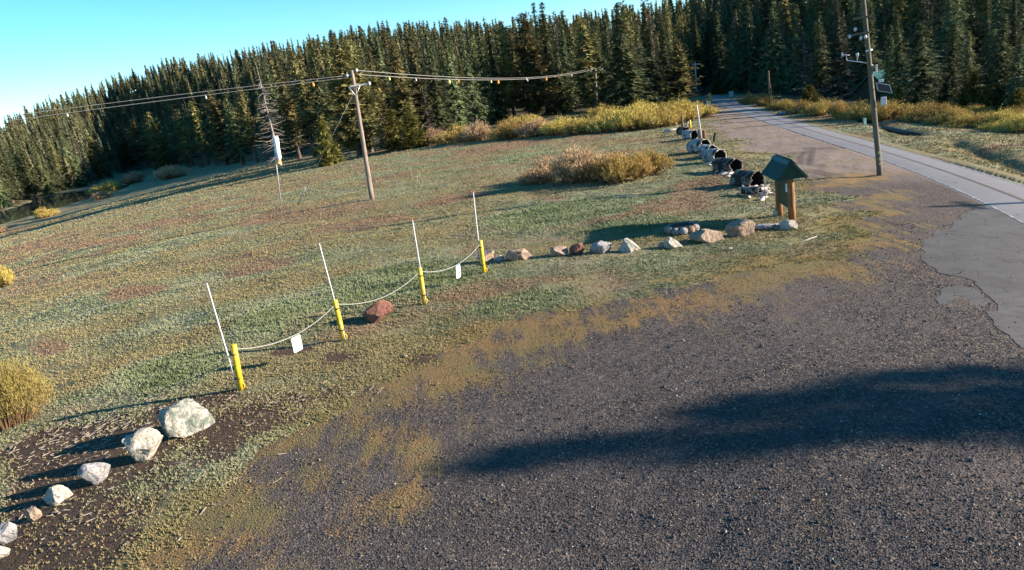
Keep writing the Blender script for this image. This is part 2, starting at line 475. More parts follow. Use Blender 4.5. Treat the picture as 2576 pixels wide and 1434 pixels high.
def worn_paint(name, c):
    n = N(name, 0.8, 0.2); p = n.pos('world')
    n.color(n.mix(n.ramp(n.noise(p, 3.0, 6, 0.8), 0.36, 0.58), c, (0.15, 0.143, 0.15)))
    return n.m
M['white_paint'] = worn_paint('white_line_paint', (0.42, 0.42, 0.42))
M['yellow_line'] = worn_paint('yellow_line_paint', (0.27, 0.19, 0.10))

def water_mat():
    n = N('water', 0.06, 0.5)
    n.color((0.02, 0.03, 0.035)); n.b.inputs['IOR'].default_value = 1.33
    n.bump(n.noise(n.pos('world', (1, 0.4, 1)), 0.8, 3), 0.08, 0.05)
    return n.m
M['water'] = water_mat()

def foliage(name, dark, light, tip=None, sat=1.0, objvar=0.35):
    n = N(name, 0.8, 0.12)
    i = n.island(); oi = n.objrand(); big = n.noise(n.pos('object'), 0.9, 3)
    c = n.mix(n.math('ADD', n.math('MULTIPLY', i, 0.6), n.math('MULTIPLY', n.ramp(big, 0.3, 0.7), 0.4)), dark, light)
    if tip: c = n.mix(n.ramp(i, 0.82, 0.9), c, tip)
    n.color(n.hsv(c, n.ramp(oi, 0, 1, 0.48, 0.515), sat, n.ramp(oi, 0, 1, 1 - objvar, 1 + objvar)))
    tr = n.node('ShaderNodeBsdfTranslucent'); n.put(tr.inputs[0], n.mix(0.5, c, light))
    ms = n.node('ShaderNodeMixShader'); ms.inputs[0].default_value = 0.12
    n.t.links.new(n.b.outputs[0], ms.inputs[1]); n.t.links.new(tr.outputs[0], ms.inputs[2]); n.t.links.new(ms.outputs[0], n.out.inputs[0])
    return n.m
M['fir'] = foliage('fir_needles', (0.046, 0.060, 0.028), (0.150, 0.168, 0.080), objvar=0.45)
M['pine'] = foliage('pine_needles', (0.080, 0.077, 0.028), (0.215, 0.192, 0.080), objvar=0.4)
M['young'] = foliage('young_pine_needles', (0.085, 0.088, 0.020), (0.23, 0.215, 0.06))
M['grey_needles'] = foliage('sparse_grey_needles', (0.060, 0.058, 0.042), (0.145, 0.130, 0.10))
M['willow'] = foliage('willow_twigs_yellow', (0.22, 0.155, 0.036), (0.50, 0.37, 0.11), objvar=0.3)
M['willow_olive'] = foliage('willow_twigs_olive', (0.145, 0.115, 0.030), (0.33, 0.26, 0.09), objvar=0.1)
M['willow_grey'] = foliage('willow_twigs_russet', (0.24, 0.16, 0.085), (0.52, 0.37, 0.22), objvar=0.25)
M['bark'] = simple('bark', (0.115, 0.085, 0.065), 0.95, 0.5, 5, bump=0.8, stretch=(4, 4, 0.6))
M['grey_bark'] = simple('grey_dead_wood', (0.27, 0.24, 0.215), 0.9, 0.45, 5, bump=0.6, stretch=(4, 4, 0.6))

# ------------------------------------------------------------------ mesh helpers
def link(o, parent=None):
    COL.objects.link(o)
    if parent is not None: o.parent = parent
    return o

def tri_mesh(name, V, F, mat, smooth=False, attrs=None, mats=None, midx=None):
    me = bpy.data.meshes.new(name)
    V = np.asarray(V, np.float32); F = np.asarray(F, np.int32)
    k = F.shape[1]
    me.vertices.add(len(V)); me.vertices.foreach_set('co', V.ravel())
    me.loops.add(F.size); me.loops.foreach_set('vertex_index', F.ravel())
    me.polygons.add(len(F)); me.polygons.foreach_set('loop_start', np.arange(0, F.size, k, dtype=np.int32))
    me.polygons.foreach_set('use_smooth', np.full(len(F), smooth))
    for m in (mats or [mat]): me.materials.append(m)
    if midx is not None: me.polygons.foreach_set('material_index', np.asarray(midx, np.int32))
    for an, av in (attrs or {}).items():
        a = me.attributes.new(an, 'FLOAT', 'POINT'); a.data.foreach_set('value', np.asarray(av, np.float32))
    me.update(calc_edges=True)
    return me

def tag(o, label=None, cat=None, group=None, kind=None):
    if label: o['label'] = label
    if cat: o['category'] = cat
    if group: o['group'] = group
    if kind: o['kind'] = kind
    return o

def empty(name, loc, label, cat, group=None, rz=0.0):
    o = bpy.data.objects.new(name, None); o.empty_display_size = 0.2
    o.location = loc; o.rotation_euler = (0, 0, rz)
    link(o); tag(o, label, cat, group)
    return o

class MB:
    """collects simple solids; build() links them as one mesh object"""
    def __init__(s): s.bm = bmesh.new()
    def tube(s, pts, rad, seg=10, caps=True, wob=0.0):
        pts = [Vector(p) for p in pts]
        if not hasattr(rad, '__len__'): rad = [rad] * len(pts)
        rings = []
        prev = None
        for i, p in enumerate(pts):
            t = (pts[min(i + 1, len(pts) - 1)] - pts[max(i - 1, 0)]).normalized()
            a = prev if prev is not None else (Vector((0, 0, 1)) if abs(t.z) < 0.9 else Vector((1, 0, 0)))
            x = (a - t * a.dot(t)).normalized(); y = t.cross(x); prev = x
            rings.append([s.bm.verts.new(p + (x * math.cos(2 * math.pi * k / seg) + y * math.sin(2 * math.pi * k / seg)) * rad[i] * (1 + wob * (random.random() - 0.5))) for k in range(seg)])
        for i in range(len(rings) - 1):
            for k in range(seg):
                f = s.bm.faces.new((rings[i][k], rings[i][(k + 1) % seg], rings[i + 1][(k + 1) % seg], rings[i + 1][k])); f.smooth = True
        if caps:
            s.bm.faces.new(rings[0][::-1]); s.bm.faces.new(rings[-1])
        return s
    def box(s, c, d, rot=None, bevel=0.0):
        m = Matrix.Translation(Vector(c)) @ ((rot.to_4x4() if rot is not None else Matrix.Identity(4))) @ Matrix.Diagonal((d[0], d[1], d[2], 1))
        g = bmesh.ops.create_cube(s.bm, size=1.0, matrix=m)
        if bevel:
            es = list({e for v in g['verts'] for e in v.link_edges})
            bmesh.ops.bevel(s.bm, geom=es, offset=bevel, segments=2, affect='EDGES', profile=0.5)
        return s
    def ball(s, c, r, sc=(1, 1, 1)):
        m = Matrix.Translation(Vector(c)) @ Matrix.Diagonal((sc[0] * r, sc[1] * r, sc[2] * r, 1))
        g = bmesh.ops.create_icosphere(s.bm, subdivisions=2, radius=1.0, matrix=m)
        for v in g['verts']:
            for f in v.link_faces: f.smooth = True
        return s
    def prism(s, poly, depth):
        """poly: list of points; depth: offset vector"""
        a = [s.bm.verts.new(Vector(p)) for p in poly]; b = [s.bm.verts.new(Vector(p) + Vector(depth)) for p in poly]
        n = len(a)
        s.bm.faces.new(a); s.bm.faces.new(b[::-1])
        for i in range(n): s.bm.faces.new((a[i], b[i], b[(i + 1) % n], a[(i + 1) % n]))
        return s
    def build(s, name, mat, parent=None):
        bmesh.ops.recalc_face_normals(s.bm, faces=s.bm.faces)
        me = bpy.data.meshes.new(name); s.bm.to_mesh(me); s.bm.free()
        me.materials.append(mat)
        return link(bpy.data.objects.new(name, me), parent)

def rel(base):
    b = Vector(base)
    return lambda p: Vector(p) - b

# ------------------------------------------------------------------ ground sheet
az_f = np.radians(np.linspace(-43, 43, 861))
az_b = np.radians(np.linspace(43, 317, 90))[1:-1]
AZ = np.concatenate([az_f, az_b])
RR = np.concatenate([[0.3, 1.5, 3, 4.5, 5.5], np.geomspace(6.2, 330, 420), np.geomspace(345, 2600, 26)])
A2, R2 = np.meshgrid(AZ, RR)
gx = (R2 * np.sin(A2)).ravel(); gy = (R2 * np.cos(A2)).ravel()
mk = masks(gx, gy)
gzv = terrain_z(gx, gy, mk)
na, nr = len(AZ), len(RR)
idx = np.arange(na * nr).reshape(nr, na)
F = np.stack([idx[:-1], np.roll(idx, -1, 1)[:-1], np.roll(idx, -1, 1)[1:], idx[1:]], -1).reshape(-1, 4)[:, ::-1]
tlr = treeline(np.arctan2(gx, gy))
forest = sstep(-3, 5, np.hypot(gx, gy) - tlr + (fbm(gx, gy, 0.2, 77) - .5) * 8)
me = tri_mesh('ground', np.stack([gx, gy, gzv], 1), F, M['ground'], True,
              dict(gravel=mk[0], moss=mk[1], soil=mk[2], lush=mk[3], brown=mk[4], track=mk[5], shoulder=mk[7], forest=forest))
tag(link(bpy.data.objects.new('ground', me)), kind='structure')

# ------------------------------------------------------------------ road, markings, old pavement, lake
def strip(name, left, right, mat, lift, n=160):
    def resample(P):
        s = np.concatenate([[0], np.cumsum(np.hypot(*np.diff(P, axis=0).T))]); t = np.linspace(0, s[-1], n)
        return np.stack([np.interp(t, s, P[:, 0]), np.interp(t, s, P[:, 1])], 1)
    L, Rr = resample(np.asarray(left)), resample(np.asarray(right))
    k = 7
    V = []
    for j in range(k):
        q = L + (Rr - L) * j / (k - 1)
        V.append(np.column_stack([q, smooth_z(q[:, 0], q[:, 1]) + lift + 0.05 * (1 - (2 * j / (k - 1) - 1) ** 2) * (1 if k > 2 else 0)]))
    V = np.stack(V, 1).reshape(-1, 3)
    i = np.arange(n * k).reshape(n, k)
    F = np.stack([i[:-1, :-1], i[:-1, 1:], i[1:, 1:], i[1:, :-1]], -1).reshape(-1, 4)
    return tag(link(bpy.data.objects.new(name, tri_mesh(name, V, F, mat, True))), kind='structure')
def smoothline(P, n=110):
    P = np.asarray(P)
    s = np.concatenate([[0], np.cumsum(np.hypot(*np.diff(P, axis=0).T))]); t = np.linspace(0, s[-1], n)
    Q = np.stack([np.interp(t, s, P[:, 0]), np.interp(t, s, P[:, 1])], 1)
    for _ in range(14): Q[1:-1] = (Q[:-2] + 2 * Q[1:-1] + Q[2:]) / 4
    return Q
RL, RRt = smoothline(ROAD_L), smoothline(ROAD_R)
strip('road', RL, RRt, M['road'], -0.02)
def stripe(name, f0, f1, mat, lift):
    L = RL + (RRt - RL) * f0; Q = RL + (RRt - RL) * f1
    n = len(L); V = []
    for q, f in ((L, f0), (Q, f1)):
        V.append(np.column_stack([q, smooth_z(q[:, 0], q[:, 1]) - 0.02 + 0.05 * (1 - (2 * f - 1) ** 2) + lift]))
    V = np.stack(V, 1).reshape(-1, 3); i = np.arange(2 * n).reshape(n, 2)
    F = np.stack([i[:-1, 0], i[:-1, 1], i[1:, 1], i[1:, 0]], -1)
    tag(link(bpy.data.objects.new(name, tri_mesh(name, V, F, mat))), kind='structure')
stripe('road_marking', 0.030, 0.058, M['white_paint'], 0.012)
stripe('road_marking', 0.945, 0.972, M['white_paint'], 0.012)
stripe('road_marking', 0.485, 0.503, M['yellow_line'], 0.012)
stripe('road_marking', 0.520, 0.538, M['yellow_line'], 0.012)

def ragged(P, step=0.07, amp=0.13, seed=5):
    out = []
    n = len(P)
    for i in range(n):
        a, b = P[i], P[(i + 1) % n]; L = np.hypot(*(b - a)); k = max(1, int(L / step))
        for j in range(k): out.append(a + (b - a) * j / k)
    Q = np.array(out)
    for _ in range(2): Q = (np.roll(Q, 1, 0) + 2 * Q + np.roll(Q, -1, 0)) / 4
    s = np.arange(len(Q)) * step
    Q = Q + np.stack([fbm(s, s * 0, 1.4, seed, 5) - .5, fbm(s, s * 0, 1.6, seed + 5, 5) - .5], 1) * amp * 4
    return Q
def slab(name, P, mat, top, thick):
    bm = bmesh.new()
    t = [bm.verts.new((p[0], p[1], 0)) for p in P]
    f = bm.faces.new(t)
    bmesh.ops.triangulate(bm, faces=[f])
    bmesh.ops.subdivide_edges(bm, edges=[e for e in bm.edges if e.calc_length() > 1.5], cuts=2, use_grid_fill=False)
    bmesh.ops.triangulate(bm, faces=bm.faces[:])
    for v in bm.verts:
        v.co.z = float(smooth_z(np.array(v.co.x), np.array(v.co.y))) + top
    r = bmesh.ops.extrude_face_region(bm, geom=bm.faces[:])
    for v in r['geom']:
        if isinstance(v, bmesh.types.BMVert): v.co.z -= thick
    bmesh.ops.recalc_face_normals(bm, faces=bm.faces)
    me = bpy.data.meshes.new(name); bm.to_mesh(me); bm.free(); me.materials.append(mat)
    return tag(link(bpy.data.objects.new(name, me)), kind='structure')
slab('old_pavement', ragged(PAVE), M['pave'], -0.011, 0.10)
PATCH = gpoly([(2352, 752), (2366, 738), (2360, 726), (2392, 722), (2420, 714), (2440, 724), (2466, 728), (2474, 742), (2490, 752), (2478, 768), (2450, 766), (2425, 775), (2398, 768), (2372, 772)])
slab('old_pavement', ragged(PATCH, 0.1, 0.05, 9), M['pave'], -0.014, 0.08)

bm = bmesh.new()
LP = np.array([on_plane(p, LAKE_Z)[:2] for p in LAKE_PX]); c0 = LP.mean(0)
bm.faces.new([bm.verts.new((*(c0 + (p - c0) * 1.04), LAKE_Z)) for p in LP])
bmesh.ops.triangulate(bm, faces=bm.faces[:])
bmesh.ops.recalc_face_normals(bm, faces=bm.faces)
me = bpy.data.meshes.new('water'); bm.to_mesh(me); bm.free(); me.materials.append(M['water'])
tag(link(bpy.data.objects.new('water', me)), kind='structure')

# ------------------------------------------------------------------ grass, gravel stones, wood debris
def frustum_points(n, r_lo, r_hi, power=0.0):
    a = rng.uniform(R_(-41), R_(41), n)
    u = rng.uniform(0, 1, n)
    if power == 0: r = r_lo * (r_hi / r_lo) ** u
    else: r = (r_lo ** power + (r_hi ** power - r_lo ** power) * u) ** (1 / power)
    return r * np.sin(a), r * np.cos(a), r

def grow_grass(n):
    x, y, r = frustum_points(n, 9, 190, -0.35)
    m = masks(x, y)
    tl = treeline(np.arctan2(x, y))
    clump = fbm(x, y, 0.9, 61)
    dens = (1 - sstep(0.25, 0.75, m[0])) * (1 - 0.90 * m[2]) * (0.25 + 0.75 * sstep(0.30, 0.50, clump + 0.25 * m[3])) * (1 - 0.5 * m[4] * (r < 40))
    keep = (rng.uniform(0, 1, n) < dens) & (r < tl - 1) & ~inside(LAKE, x, y) & ~road_mask(x, y)
    rdist = np.minimum(line_dist(ROAD_R, x, y), line_dist(ROAD_L, x, y))
    keep &= (rdist > 0.8)
    x, y, r = x[keep], y[keep], r[keep]; m = [q[keep] for q in m]
    z = terrain_z(x, y, m)
    k = 6; N_ = len(x)
    sc = (0.024 + 0.00062 * r) * rng.uniform(0.6, 1.5, N_) * (0.8 + 0.6 * m[3])
    ang = rng.uniform(0, 2 * np.pi, (N_, k)); out = rng.uniform(0.2, 1.0, (N_, k)); h = sc[:, None] * rng.uniform(0.7, 1.5, (N_, k))
    w = (0.0045 + 0.00036 * r)[:, None] * rng.uniform(0.7, 1.4, (N_, k))
    bx = x[:, None] + np.cos(ang) * sc[:, None] * 0.5 * out; by = y[:, None] + np.sin(ang) * sc[:, None] * 0.5 * out
    tx = bx + np.cos(ang) * h * 0.6 * out; ty = by + np.sin(ang) * h * 0.6 * out
    sd = ang + rng.uniform(0.5, 2.6, (N_, k))
    V = np.empty((N_, k, 3, 3), np.float32)
    V[..., 0, 0] = bx - np.cos(sd) * w; V[..., 0, 1] = by - np.sin(sd) * w; V[..., 0, 2] = z[:, None] - 0.012
    V[..., 1, 0] = bx + np.cos(sd) * w; V[..., 1, 1] = by + np.sin(sd) * w; V[..., 1, 2] = z[:, None] - 0.012
    V[..., 2, 0] = tx; V[..., 2, 1] = ty; V[..., 2, 2] = z[:, None] + h
    V = V.reshape(-1, 3)
    F = np.arange(len(V)).reshape(-1, 3)
    rep = lambda q: np.repeat(q, 3 * k)
    me = tri_mesh('meadow_grass', V, F, M['grass'], False, dict(moss=rep(m[1]) * 0.5, lush=rep(m[3]), brown=rep(m[4])))
    tag(link(bpy.data.objects.new('meadow_grass', me)), 'low sage green and tan grass covering the meadow', 'grass', kind='stuff')
grow_grass(560000)

def scatter_stones(n):
    x, y, r = frustum_points(n, 7.0, 30, -0.6)
    m = masks(x, y)
    keep = (rng.uniform(0, 1, n) < (sstep(0.3, 0.8, m[0]) * 0.95 + 0.04) * (1 - 0.85 * np.clip(m[5] * 1.6, 0, 1)) * (0.45 + 0.75 * sstep(0.32, 0.62, fbm(x, y, 0.5, 131)))) & (~inside(PAVE, x, y) | ((line_dist(PAVE, x, y, True) < 0.35) & (rng.uniform(0, 1, n) < 0.35)) | (rng.uniform(0, 1, n) < 0.02)) & (~inside(PATCH, x, y) | (rng.uniform(0, 1, n) < 0.12)) & ~road_mask(x, y)
    x, y, r = x[keep], y[keep], r[keep]; m = [q[keep] for q in m]
    z = terrain_z(x, y, m); N_ = len(x)
    s = (0.0052 + 0.00026 * r) * np.exp(rng.normal(0, 0.42, N_))
    oct_ = np.array([(1, 0, 0), (0, 1, 0), (-1, 0, 0), (0, -1, 0), (0, 0, .75), (0, 0, -.6)], float)
    of = np.array([(0, 1, 4), (1, 2, 4), (2, 3, 4), (3, 0, 4), (1, 0, 5), (2, 1, 5), (3, 2, 5), (0, 3, 5)])
    a = rng.uniform(0, 6.283, N_); ca, sa = np.cos(a), np.sin(a)
    P = oct_[None] * s[:, None, None] * rng.uniform(0.6, 1.4, (N_, 6, 1))
    V = np.stack([P[..., 0] * ca[:, None] - P[..., 1] * sa[:, None] + x[:, None], P[..., 0] * sa[:, None] + P[..., 1] * ca[:, None] + y[:, None], P[..., 2] + (z + s * 0.25)[:, None]], -1).reshape(-1, 3)
    F = (of[None] + np.arange(N_)[:, None, None] * 6).reshape(-1, 3)
    me = tri_mesh('gravel_stones', V, F, M['stones'], False, dict(moss=np.repeat(m[1], 6)))
    tag(link(bpy.data.objects.new('gravel_stones', me)), 'loose dark grey gravel scattered over the parking area', 'gravel', kind='stuff')
scatter_stones(300000)

M['chip'] = simple('weathered_wood_chip', (0.34, 0.28, 0.23), 0.9, 0.65, 9)
def chips():
    V, F = [], []
    spots = [(ell(200, 1090, 230, 90), 330), (ell(640, 1010, 170, 40), 60), (ell(330, 1020, 150, 40), 90), (ell(150, 1280, 200, 90), 50), (ell(800, 1000, 200, 60), 40), (ell(500, 1180, 160, 90), 30)]
    for e, n in spots:
        q = rng.normal(0, 0.5, (n, 2)) @ np.linalg.inv(e[1]).T + e[0]
        z = terrain_z(q[:, 0], q[:, 1])
        for (x, y), zz in zip(q, z):
            L = 0.03 + 0.11 * rng.random() ** 2; w = 0.006 + 0.012 * rng.random(); t = 0.006
            a = rng.normal(0.55, 0.6); c, s = math.cos(a), math.sin(a); tilt = rng.normal(0, 0.12)
            b = len(V)
            for dx, dy, dz in ((-1, -1, 0), (1, -.5, 0), (1, .5, 0), (-1, 1, 0), (-1, -1, 1), (1, -.5, 1), (1, .5, 1), (-1, 1, 1)):
                lx, ly = dx * L, dy * w
                V.append((x + lx * c - ly * s, y + lx * s + ly * c, zz + 0.008 + dz * t * 2 + lx * tilt))
            F += [(b, b + 3, b + 2, b + 1), (b + 4, b + 5, b + 6, b + 7), (b, b + 1, b + 5, b + 4), (b + 1, b + 2, b + 6, b + 5), (b + 2, b + 3, b + 7, b + 6), (b + 3, b, b + 4, b + 7)]
    me = tri_mesh('wood_debris', V, F, M['chip'])
    tag(link(bpy.data.objects.new('wood_debris', me)), 'pale splinters of bark and wood strewn on the dark soil', 'wood debris', kind='stuff')
chips()

# ------------------------------------------------------------------ plants
def cone_trunk(h, r, lean, seg=7, bare_top=1.0):
    n = 9
    V, F = [], []
    for i in range(n):
        t = i / (n - 1) * bare_top
        rad = r * (1 - t) ** 0.9 + 0.012
        if i == 0: rad *= 1.35
        for k in range(seg):
            a = 2 * math.pi * k / seg
            V.append((math.cos(a) * rad + lean * h * t * t * 0.5, math.sin(a) * rad, h * t))
    for i in range(n - 1):
        for k in range(seg):
            F.append((i * seg + k, i * seg + (k + 1) % seg, (i + 1) * seg + (k + 1) % seg, (i + 1) * seg + k))
    return V, F

def conifer_crown(h, width, bare, seed, style='fir', step=0.42, nb=6, fill=1.0, core=0.42):
    """clumps of needles along drooping or lifting branches; returns vertices and triangles"""
    g = np.random.default_rng(seed)
    V = []; dead = []
    z = h * bare
    side = g.uniform(0, 6.28)
    while z < h * 0.985:
        t = (z - h * bare) / (h * (1 - bare))
        if style == 'fir':
            Rz = width * 0.5 * (1 - t) ** 0.92 * (0.70 + 0.30 * min(1, t * 7)) * (0.80 + 0.40 * g.random())
            droop = -0.30 - 0.25 * (1 - t)
        elif style == 'pine':
            Rz = width * 0.5 * (max(0.02, 1 - t) ** 0.55) * (0.55 + 0.45 * min(1, t * 3.2)) * (0.82 + 0.3 * math.sin(z * 1.3 + seed))
            droop = -0.12 + 0.22 * t
        else:
            Rz = width * 0.5 * (1 - t) ** 0.70
            droop = 0.10 + 0.25 * t
        n = max(3, int(nb * (0.6 + 0.5 * (1 - t)) + g.uniform(0, 1.2)))
        for b in range(n):
            if g.random() > fill: continue
            a = g.uniform(0, 6.283)
            L = Rz * g.uniform(0.62, 1.18) + 0.12
            zb = z + g.uniform(-0.2, 0.2)
            ca, sa = math.cos(a), math.sin(a)
            m = max(2, int(L / 0.34))
            for j in range(m):
                s = (j + g.uniform(0.2, 1.0)) / m
                if s < 0.22 and L > 1.2: continue
                if style == 'fir': dz = droop * L * s * (0.7 + 0.3 * s) + 0.10 * L * s ** 3
                else: dz = droop * L * s + 0.20 * L * s ** 2.4
                cx, cy, cz = ca * L * s, sa * L * s, zb + dz
                size = (0.30 + 0.22 * (1 - s)) * (0.55 + 0.45 * (1 - t)) * g.uniform(0.75, 1.3) * (1.0 if style != 'pine' else 1.1)
                for q in range(4):
                    # spiky leaf-sized faces leaving the branch outward
                    aa = a + g.normal(0, 0.7); el = droop * 0.8 + g.normal(0, 0.24 if style == 'fir' else 0.42) + (0.22 if style != 'fir' else -0.02)
                    dx, dy, dzz = math.cos(aa) * math.cos(el), math.sin(aa) * math.cos(el), math.sin(el)
                    wx, wy, wz = -math.sin(aa), math.cos(aa), g.normal(0, 0.25 if style == 'fir' else 0.5)
                    ox, oy, oz = g.normal(0, 0.10, 3) * (1 + L * 0.15)
                    w = size * 0.40
                    px, py, pz = cx + ox, cy + oy, cz + oz
                    V.append(((px - wx * w, py - wy * w, pz - wz * w), (px + wx * w, py + wy * w, pz + wz * w), (px + dx * size * 1.5, py + dy * size * 1.5, pz + dzz * size * 1.5)))
        z += step * (0.75 + 0.5 * g.random()) * (0.7 + 0.5 * (1 - t))
    # dense crown core added to block the sun: ragged skirts, one under the other
    zz = h * bare + 0.3
    while zz < h * 0.93 and core > 0:
        t = (zz - h * bare) / (h * (1 - bare))
        rc = core * width * 0.5 * (1 - t) ** (0.95 if style != 'pine' else 0.6) * min(1, 0.4 + t * 4)
        hc = 0.55 + rc * 0.4
        k = 12; off = g.uniform(0, 6.28)
        for q in range(k):
            a0, a1 = off + 6.283 * q / k, off + 6.283 * (q + 1.25) / k
            e0, e1 = rc * g.uniform(0.5, 1.35), rc * g.uniform(0.5, 1.35)
            V.append(((math.cos(a0) * e0, math.sin(a0) * e0, zz - g.uniform(0, .3)), (math.cos(a1) * e1, math.sin(a1) * e1, zz - g.uniform(0, .3)), (g.normal(0, .05), g.normal(0, .05), zz + hc)))
        zz += 0.5
    V.append(((-0.05, 0, h * 0.97), (0.05, 0, h * 0.97), (0, 0, h * 1.01)))
    V = np.array(V).reshape(-1, 3)
    return V, np.arange(len(V)).reshape(-1, 3)

def dead_limbs(h, lo, hi, n, length, seed, droop=-0.25, curl=0.3):
    g = random.Random(seed); mb = MB()
    for i in range(n):
        z = h * g.uniform(lo, hi); a = g.uniform(0, 6.283); L = length * g.uniform(0.45, 1.1) * (1.1 - z / h)
        pts = []; p = Vector((0, 0, z)); el = droop + g.uniform(-0.25, 0.2); aa = a
        for j in range(5):
            pts.append(p.copy()); aa += g.uniform(-0.3, 0.3); el += curl * g.uniform(-0.2, 0.6)
            p = p + Vector((math.cos(aa) * math.cos(el), math.sin(aa) * math.cos(el), math.sin(el))) * L / 4
        mb.tube(pts, [0.055, 0.045, 0.035, 0.022, 0.008], 4, False)
        for j in (2, 3):
            for s in (-1, 1):
                q = pts[j]; d = (pts[j + 1] - pts[j]).normalized() * 0.6 + Vector((-math.sin(aa), math.cos(aa), g.uniform(-.6, .4))) * s * 0.6
                mb.tube([q, q + d * L * 0.22], [0.022, 0.006], 3, False)
    return mb

class Proto:
    def __init__(s, name, h, crown, trunk, mat, bark, limbs=None, limb_mat=None):
        s.name, s.h = name, h
        s.crown = tri_mesh('crown', crown[0], crown[1], mat) if crown is not None else None
        s.trunk = tri_mesh('trunk', trunk[0], trunk[1], bark, True)
        s.limbs = None
        if limbs is not None:
            bmesh.ops.recalc_face_normals(limbs.bm, faces=limbs.bm.faces)
            s.limbs = bpy.data.meshes.new('dead_branches'); limbs.bm.to_mesh(s.limbs); limbs.bm.free(); s.limbs.materials.append(limb_mat or M['grey_bark'])
    def place(s, loc, h, wid, label, cat, group, rz, lean=(0, 0)):
        e = empty(s.name, loc, label, cat, group)
        e.rotation_euler = (lean[0], lean[1], rz); k = h / s.h; e.scale = (k * wid, k * wid, k)
        for nm, me in (('trunk', s.trunk), ('crown', s.crown), ('dead_branch_sprays', s.limbs)):
            if me is not None:
                link(bpy.data.objects.new(nm, me), e)
        return e

P_FIR = [Proto('fir_tree', 20, conifer_crown(20, w, b, sd, 'fir', 0.60, 10), cone_trunk(20, 0.26, 0.0), M['fir'], M['bark'], dead_limbs(20, .3, .9, 8, 1.2, sd), M['grey_bark'])
         for w, b, sd in ((7.0, 0.05, 1), (5.8, 0.10, 2), (8.2, 0.03, 3), (5.2, 0.16, 4))]
P_PINE = [Proto('pine_tree', 20, conifer_crown(20, w, b, sd, 'pine', 0.62, 8, 0.90), cone_trunk(20, 0.27, 0.01), M['pine'], M['bark'], dead_limbs(20, 0.08, 0.5, 26, 3.4, sd), M['grey_bark'])
          for w, b, sd in ((6.6, 0.16, 11), (5.4, 0.24, 12), (8.0, 0.08, 13))]
P_BIG = [Proto('pine_tree', 20, conifer_crown(20, 10.5, 0.07, 15, 'pine', 0.36, 9, 0.97), cone_trunk(20, 0.34, 0.0), M['pine'], M['bark'], dead_limbs(20, 0.12, 0.36, 34, 5.2, 15), M['grey_bark'])]
P_YOUNG = [Proto('young_pine', 7, conifer_crown(7, w, 0.02, sd, 'young', 0.26, 8), cone_trunk(7, 0.13, 0.0), M['young'], M['bark']) for w, sd in ((3.2, 21), (4.0, 22))]
P_GREY = [Proto('grey_conifer', 18, conifer_crown(18, w, 0.10, sd, 'fir', 0.50, 6, 0.8, 0.25), cone_trunk(18, 0.22, 0.0), M['grey_needles'], M['grey_bark'], dead_limbs(18, 0.06, 0.9, 60, 2.6, sd)) for w, sd in ((4.4, 31), (3.4, 32))]
P_SNAG = [Proto('dead_snag', 18, conifer_crown(18, 3.4, 0.40, 41, 'fir', 0.55, 4, 0.5, 0.0), cone_trunk(18, 0.20, 0.0, bare_top=1.0), M['grey_needles'], M['grey_bark'], dead_limbs(18, 0.08, 0.85, 120, 3.6, 41, -0.45, 0.5))]

tree_count = {'n': 0}
def tree_px(kind, base, top, label, group=None, width=None, var=None, rz=None, cat=None):
    b = G(base); h = (TP(top, b).z - b.z) * 1.0
    protos = {'fir': P_FIR, 'pine': P_PINE, 'big': P_BIG, 'young': P_YOUNG, 'grey': P_GREY, 'snag': P_SNAG}[kind]
    p = protos[(var if var is not None else tree_count['n']) % len(protos)]
    tree_count['n'] += 1
    natural = {'fir': 0.30, 'pine': 0.31, 'big': 0.52, 'young': 0.5, 'grey': 0.24, 'snag': 0.25}[kind]
    wid = 1.0
    if width: wid = min(2.2, max(0.7, 1.36 * px_m(b, width) / (h * natural)))
    b.z -= 0.1
    lean = R_(-3.5) * float(sstep(1500, 2400, np.array(base[0])))
    p.place(b, h, wid, label, cat or 'tree', group, rz if rz is not None else random.uniform(0, 6.28), (0, lean))
    return b, h

